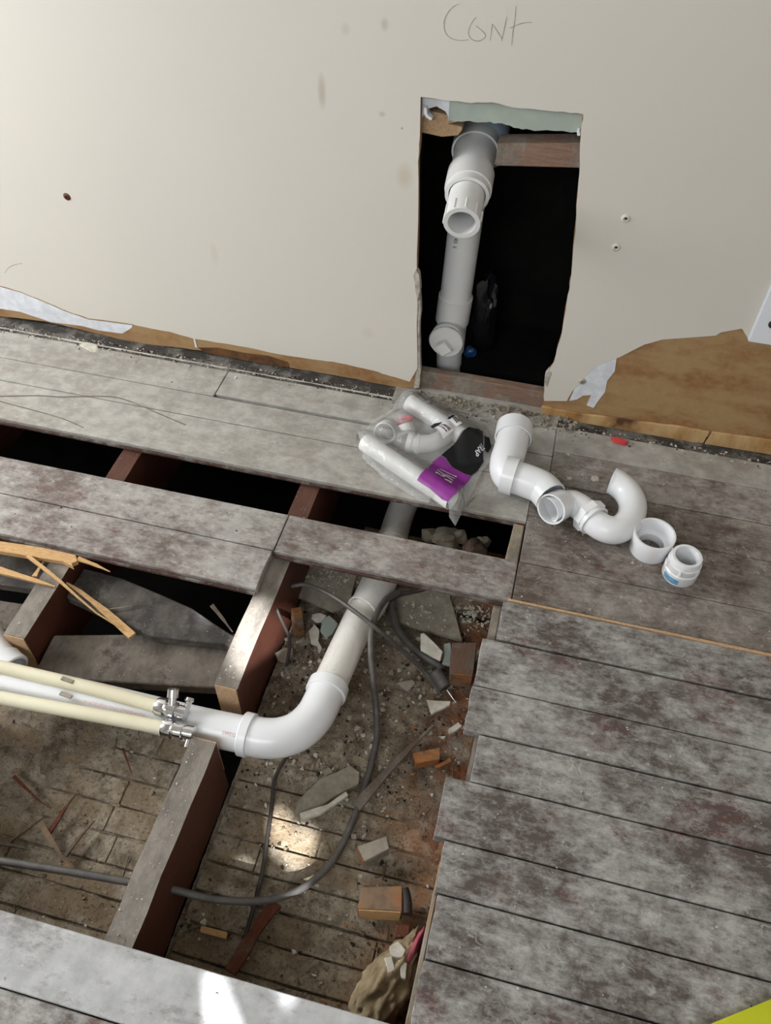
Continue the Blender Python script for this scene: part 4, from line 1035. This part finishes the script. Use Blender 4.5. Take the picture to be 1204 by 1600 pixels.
# outlet cover at the right edge
oc = empty('cover_plate', 'white rectangular cover plate on the wall at the right frame edge', 'cover plate')
bm_ = prism_bm([(.364,.263),(.440,.263),(.440,.385),(.364,.385)], -.010, -.0005, .002, 'xz', seg=2); bmobj('plate', bm_, MAT['plate'], oc)
q = atw(1204,506,-.010)
lathe('socket', (q.x+.004, -.0098, q.z), (0,-1,0), [(0,.0),(0,.0085),(.0018,.0085),(.0018,.0060),(.0006,.0058),(.0006,.0)], MAT['cable_dark'], oc, 20)
# yellow tool handle at the lower right
a, b_ = at(1090,1636,.012), at(1240,1574,.012)
yl = empty('yellow_strip', 'yellow-green plastic strip lying on the floor at the lower right corner', 'strip')
d_ = (b_-a).normalized(); q = Vector((-d_.y, d_.x, 0))*.0145
b_ = a + d_*.55
prism('strip_body', [tuple((a-q).xy), tuple((b_-q).xy), tuple((b_+q*1.15).xy), tuple((a+q*1.15).xy)], 0, .014, MAT['yellow'], yl, .002)
prism('black_underside', [tuple((a-q*1.5).xy), tuple((b_-q*1.5).xy), tuple((b_-q*1.02).xy), tuple((a-q*1.02).xy)], 0, .010, MAT['black'], yl, .001)
# white paint chips on the grimy strip near the wall
for k, (px, py, s_, lab) in enumerate(((522,577,.010,'white plaster crumb at the wall foot below the torn paper notch'), (890,748,.007,'pale flake on the boards left of the trap bend'), (928,748,.011,'larger pale flake on the boards between the elbows and the trap bend'), (140,541,.022,'white paint flake on the pale board beside the wall at left'))):
    p = at(px, py, 0); vs, fs = [], []; chip_mesh(vs, fs, (p.x, p.y, .0), s_*(1.6 if k == 3 else 1), s_*.7, .003 if k != 3 else .0012, random.uniform(-.3,.3) , 7)
    tag(mesh('plaster_flake', vs, fs, CH if k != 1 else MAT['chip']), lab, 'plaster piece')

# ---- loose grit (stuff)
def inside(x, y):
    """open pit region of the ground"""
    return -.375 < x < -.0 and -1.5 < y < -.45
def scatter(name, n, region, sizes, mat, label, zf, k=5, flatn=.5):
    vs, fs = [], []
    for _ in range(n):
        x, y = region()
        s_ = sizes[0]*(sizes[1]/sizes[0])**(random.random()**2.2)
        chip_mesh(vs, fs, (x, y, zf(x, y)), s_, s_*random.uniform(.5, 1), s_*random.uniform(.25,.8), random.uniform(0, 6.28), k, (random.uniform(-.35,.35), random.uniform(-.35,.35)))
    o = mesh(name, vs, fs, mat); o['kind'] = 'stuff'; tag(o, label, 'debris'); return o
def dirt_h(x, y):
    v = Vector((x, y, 0)); n = mn.fractal(v*9, 1.0, 2.0, 5); f = mn.fractal(v*50, .8, 2.0, 3)
    edge = max(0, min(1, (x+.10)/.08)); far = max(0, min(1, (y+.86)/.10))
    ridge = .006*edge + .012*far - .007
    return ZG + ridge + .007*n + .003*f
vs, fs = [], []
nx, ny = 130, 300; x0_, x1_, y0_, y1_ = -.376, .06, -1.45, -.45
for j in range(ny+1):
    for i in range(nx+1):
        x = x0_+(x1_-x0_)*i/nx; y = y0_+(y1_-y0_)*j/ny; vs.append((x, y, dirt_h(x, y)))
for j in range(ny):
    for i in range(nx):
        a = j*(nx+1)+i; fs.append((a, a+1, a+nx+2, a+nx+1))
o = mesh('dirt_layer', vs, fs, MAT['dirt'], None, True); o['kind'] = 'stuff'; tag(o, 'brown dirt and dust lying over the lath in the open pit', 'dirt')
gz = lambda x, y: max(ZG, dirt_h(x, y)) - .0005
def r_pit():
    if random.random() < .5: return (random.uniform(-.37, .0), random.uniform(-.86, -.46))
    return (random.uniform(-.37, .0), random.uniform(-1.4, -.5))
def heap(px, py, sx, sy):
    c = at(px, py, -.175); return lambda: (random.gauss(c.x, sx), random.gauss(c.y, sy))
def r_rust(): return (random.triangular(-.16, .02, -.02), random.uniform(-1.25, -.5))
def r_left(): return (random.uniform(-1.0, -.42), random.uniform(-1.35, -.82))
scatter('rubble_grit', 2600, r_pit, (.0009, .006), MAT['grit'], 'brown and grey grit strewn over the open pit', gz)
scatter('plaster_crumbs', 1000, r_pit, (.0009, .0075), MAT['crumb'], 'pale plaster crumbs strewn over the open pit', lambda x, y: gz(x,y)+.001)
scatter('dark_crumbs', 1000, r_pit, (.001, .0055), MAT['darkgrit'], 'dark crumbs strewn over the open pit', gz)
scatter('wood_crumbs', 500, r_rust, (.001, .007), MAT['orange_wood'], 'rusty orange wood crumbs along the floor board ends', gz)
scatter('plaster_crumbs', 130, r_left, (.001, .0045), MAT['crumb'], 'pale crumbs on the lath at lower left', lambda x, y: ZG)
scatter('rubble_grit', 900, r_left, (.001, .005), MAT['grit'], 'brown grit on the lath at lower left', lambda x, y: ZG)
scatter('plaster_crumbs', 170, heap(738,958,.018,.022), (.0015,.0075), MAT['chip'], 'heap of pale plaster bits right of the flat dusty board', lambda x, y: gz(x, y)+.002)
scatter('plaster_crumbs', 120, heap(515,905,.03,.018), (.0015,.007), MAT['chip'], 'pale plaster bits on the flat board left of the sloping pipe', lambda x, y: -.164)
scatter('plaster_crumbs', 90, heap(655,965,.03,.02), (.001,.005), MAT['chip'], 'pale bits scattered on the flat board right of the sloping pipe', lambda x, y: -.1545)
scatter('rubble_grit', 260, heap(650,1060,.05,.04), (.0015,.010), MAT['chipgrey'], 'grey rubble around the crossing cables', lambda x, y: gz(x, y))
scatter('rubble_grit', 160, heap(470,1010,.02,.05), (.0015,.008), MAT['chipgrey'], 'grey rubble left of the sloping pipe', lambda x, y: gz(x, y))
def left_h(x, y):
    v = Vector((x+3, y, 0)); e = max(0, min(1, (-.60-x)/.2)) * max(0, min(1, (y+1.12)/.1))
    return ZG - .004 + .006*e + .008*mn.fractal(v*11, 1.0, 2.0, 5) + .002*mn.noise(v*90)
vs, fs = [], []; nx, ny = 170, 110
for j in range(ny+1):
    for i in range(nx+1):
        x = -1.25+.826*i/nx; y = -1.35+.56*j/ny; vs.append((x, y, left_h(x, y)))
for j in range(ny):
    for i in range(nx): a = j*(nx+1)+i; fs.append((a, a+1, a+nx+2, a+nx+1))
o = mesh('dirt_layer', vs, fs, MAT['dirt'], None, True); o['kind'] = 'stuff'; tag(o, 'patches of brown dust on the lath at lower left', 'dirt')
def r_wall():
    x = random.uniform(-1.3, .6); return (x, -.02 - abs(random.gauss(0, .02)))
scatter('wall_foot_crumbs', 900, r_wall, (.0008, .0045), MAT['crumb'], 'pale plaster crumbs along the foot of the wall', lambda x, y: -.003 if y > -.04 else 0)
scatter('wall_foot_grit', 600, r_wall, (.0008, .0035), MAT['darkgrit'], 'dark grit along the foot of the wall', lambda x, y: -.003 if y > -.04 else 0)
def r_plate(): return (random.uniform(-.26, .10), -.004 - abs(random.gauss(0, .022)))
scatter('opening_rubble', 500, r_plate, (.0012, .009), MAT['chipgrey'], 'grey rubble heaped on the floor before the wall opening', lambda x, y: .001)
def on_floor(x, y):
    if y > -.315: return x < 1 and not (-.30 < x < -.0 and y < -.02 and y > -.28 and False)
    if y > -.418: return x > .04
    if y > -.505: return True
    if y > -.598: return x < -.42 or x > .03
    if y > -1.19: return x > .03
    return True
def r_floor():
    while True:
        x, y = random.uniform(-1.3, .6), random.uniform(-1.42, -.05)
        if on_floor(x, y): return (x, y)
scatter('floor_crumbs', 420, r_floor, (.0007, .0028), MAT['crumb'], 'tiny pale crumbs scattered over the floor boards', lambda x, y: 0)
scatter('floor_grit', 160, r_floor, (.0007, .0022), MAT['darkgrit'], 'tiny dark grit scattered over the floor boards', lambda x, y: 0)
def r_fit(): return (random.gauss(.12, .07), random.gauss(-.22, .06))
scatter('floor_flakes', 70, r_fit, (.001, .006), MAT['chip'], 'pale flakes around the loose fittings', lambda x, y: 0 if (y > -.315 or x > .04) else -.3)
def r_j():
    if random.random() < .5: return (random.uniform(-.418, -.384), random.uniform(-1.18, -.89))
    return (random.choice((random.uniform(-.418,-.384), random.uniform(-.803,-.768))), random.uniform(-.78, -.61))
scatter('joist_crumbs', 120, r_j, (.0007, .0026), MAT['crumb'], 'tiny pale crumbs on the joist tops', lambda x, y: -.0205)
def r_straw(): return r_pit()
vs, fs = [], []
for _ in range(170):
    x, y = r_pit() if random.random() < .7 else r_left(); L = random.uniform(.008, .035); a = random.uniform(0, 6.28); wd = random.uniform(.0004, .0013)
    z = (gz(x, y) if x > -.38 else ZG) + random.uniform(.001, .004); d_ = Vector((math.cos(a), math.sin(a), random.uniform(-.12,.12)))*L; q = Vector((-math.sin(a), math.cos(a), 0))*wd; c = Vector((x, y, z)); n0 = len(vs)
    for e in (0, 1):
        for s_, h in ((-1,0),(1,0),(0,1.4)): vs.append(c + d_*e + q*s_ + Vector((0,0,h*wd)))
    fs += [(n0,n0+1,n0+2),(n0+3,n0+5,n0+4),(n0,n0+3,n0+4,n0+1),(n0+1,n0+4,n0+5,n0+2),(n0+2,n0+5,n0+3,n0)]
o = mesh('straw_bits', vs, fs, MAT['stick']); o['kind'] = 'stuff'; tag(o, 'thin straw and twig bits among the dirt below the floor', 'debris')

# ------------------------------------------------------------------ origins at the base of every thing
def kids(o): return [c for c in D.objects if c.parent == o]
for root in [o for o in D.objects if o.parent is None and o.type in ('MESH', 'EMPTY')]:
    fam = [root] + kids(root); fam += [g for c in fam[1:] for g in kids(c)]
    ms = [o for o in fam if o.type == 'MESH']
    if not ms: continue
    co = [v.co for o in ms for v in o.data.vertices]
    lo = Vector([min(c[i] for c in co) for i in range(3)]); hi = Vector([max(c[i] for c in co) for i in range(3)])
    c = Vector(((lo.x+hi.x)/2, (lo.y+hi.y)/2, lo.z))
    for o in ms: o.data.transform(Matrix.Translation(-c))
    root.location = c
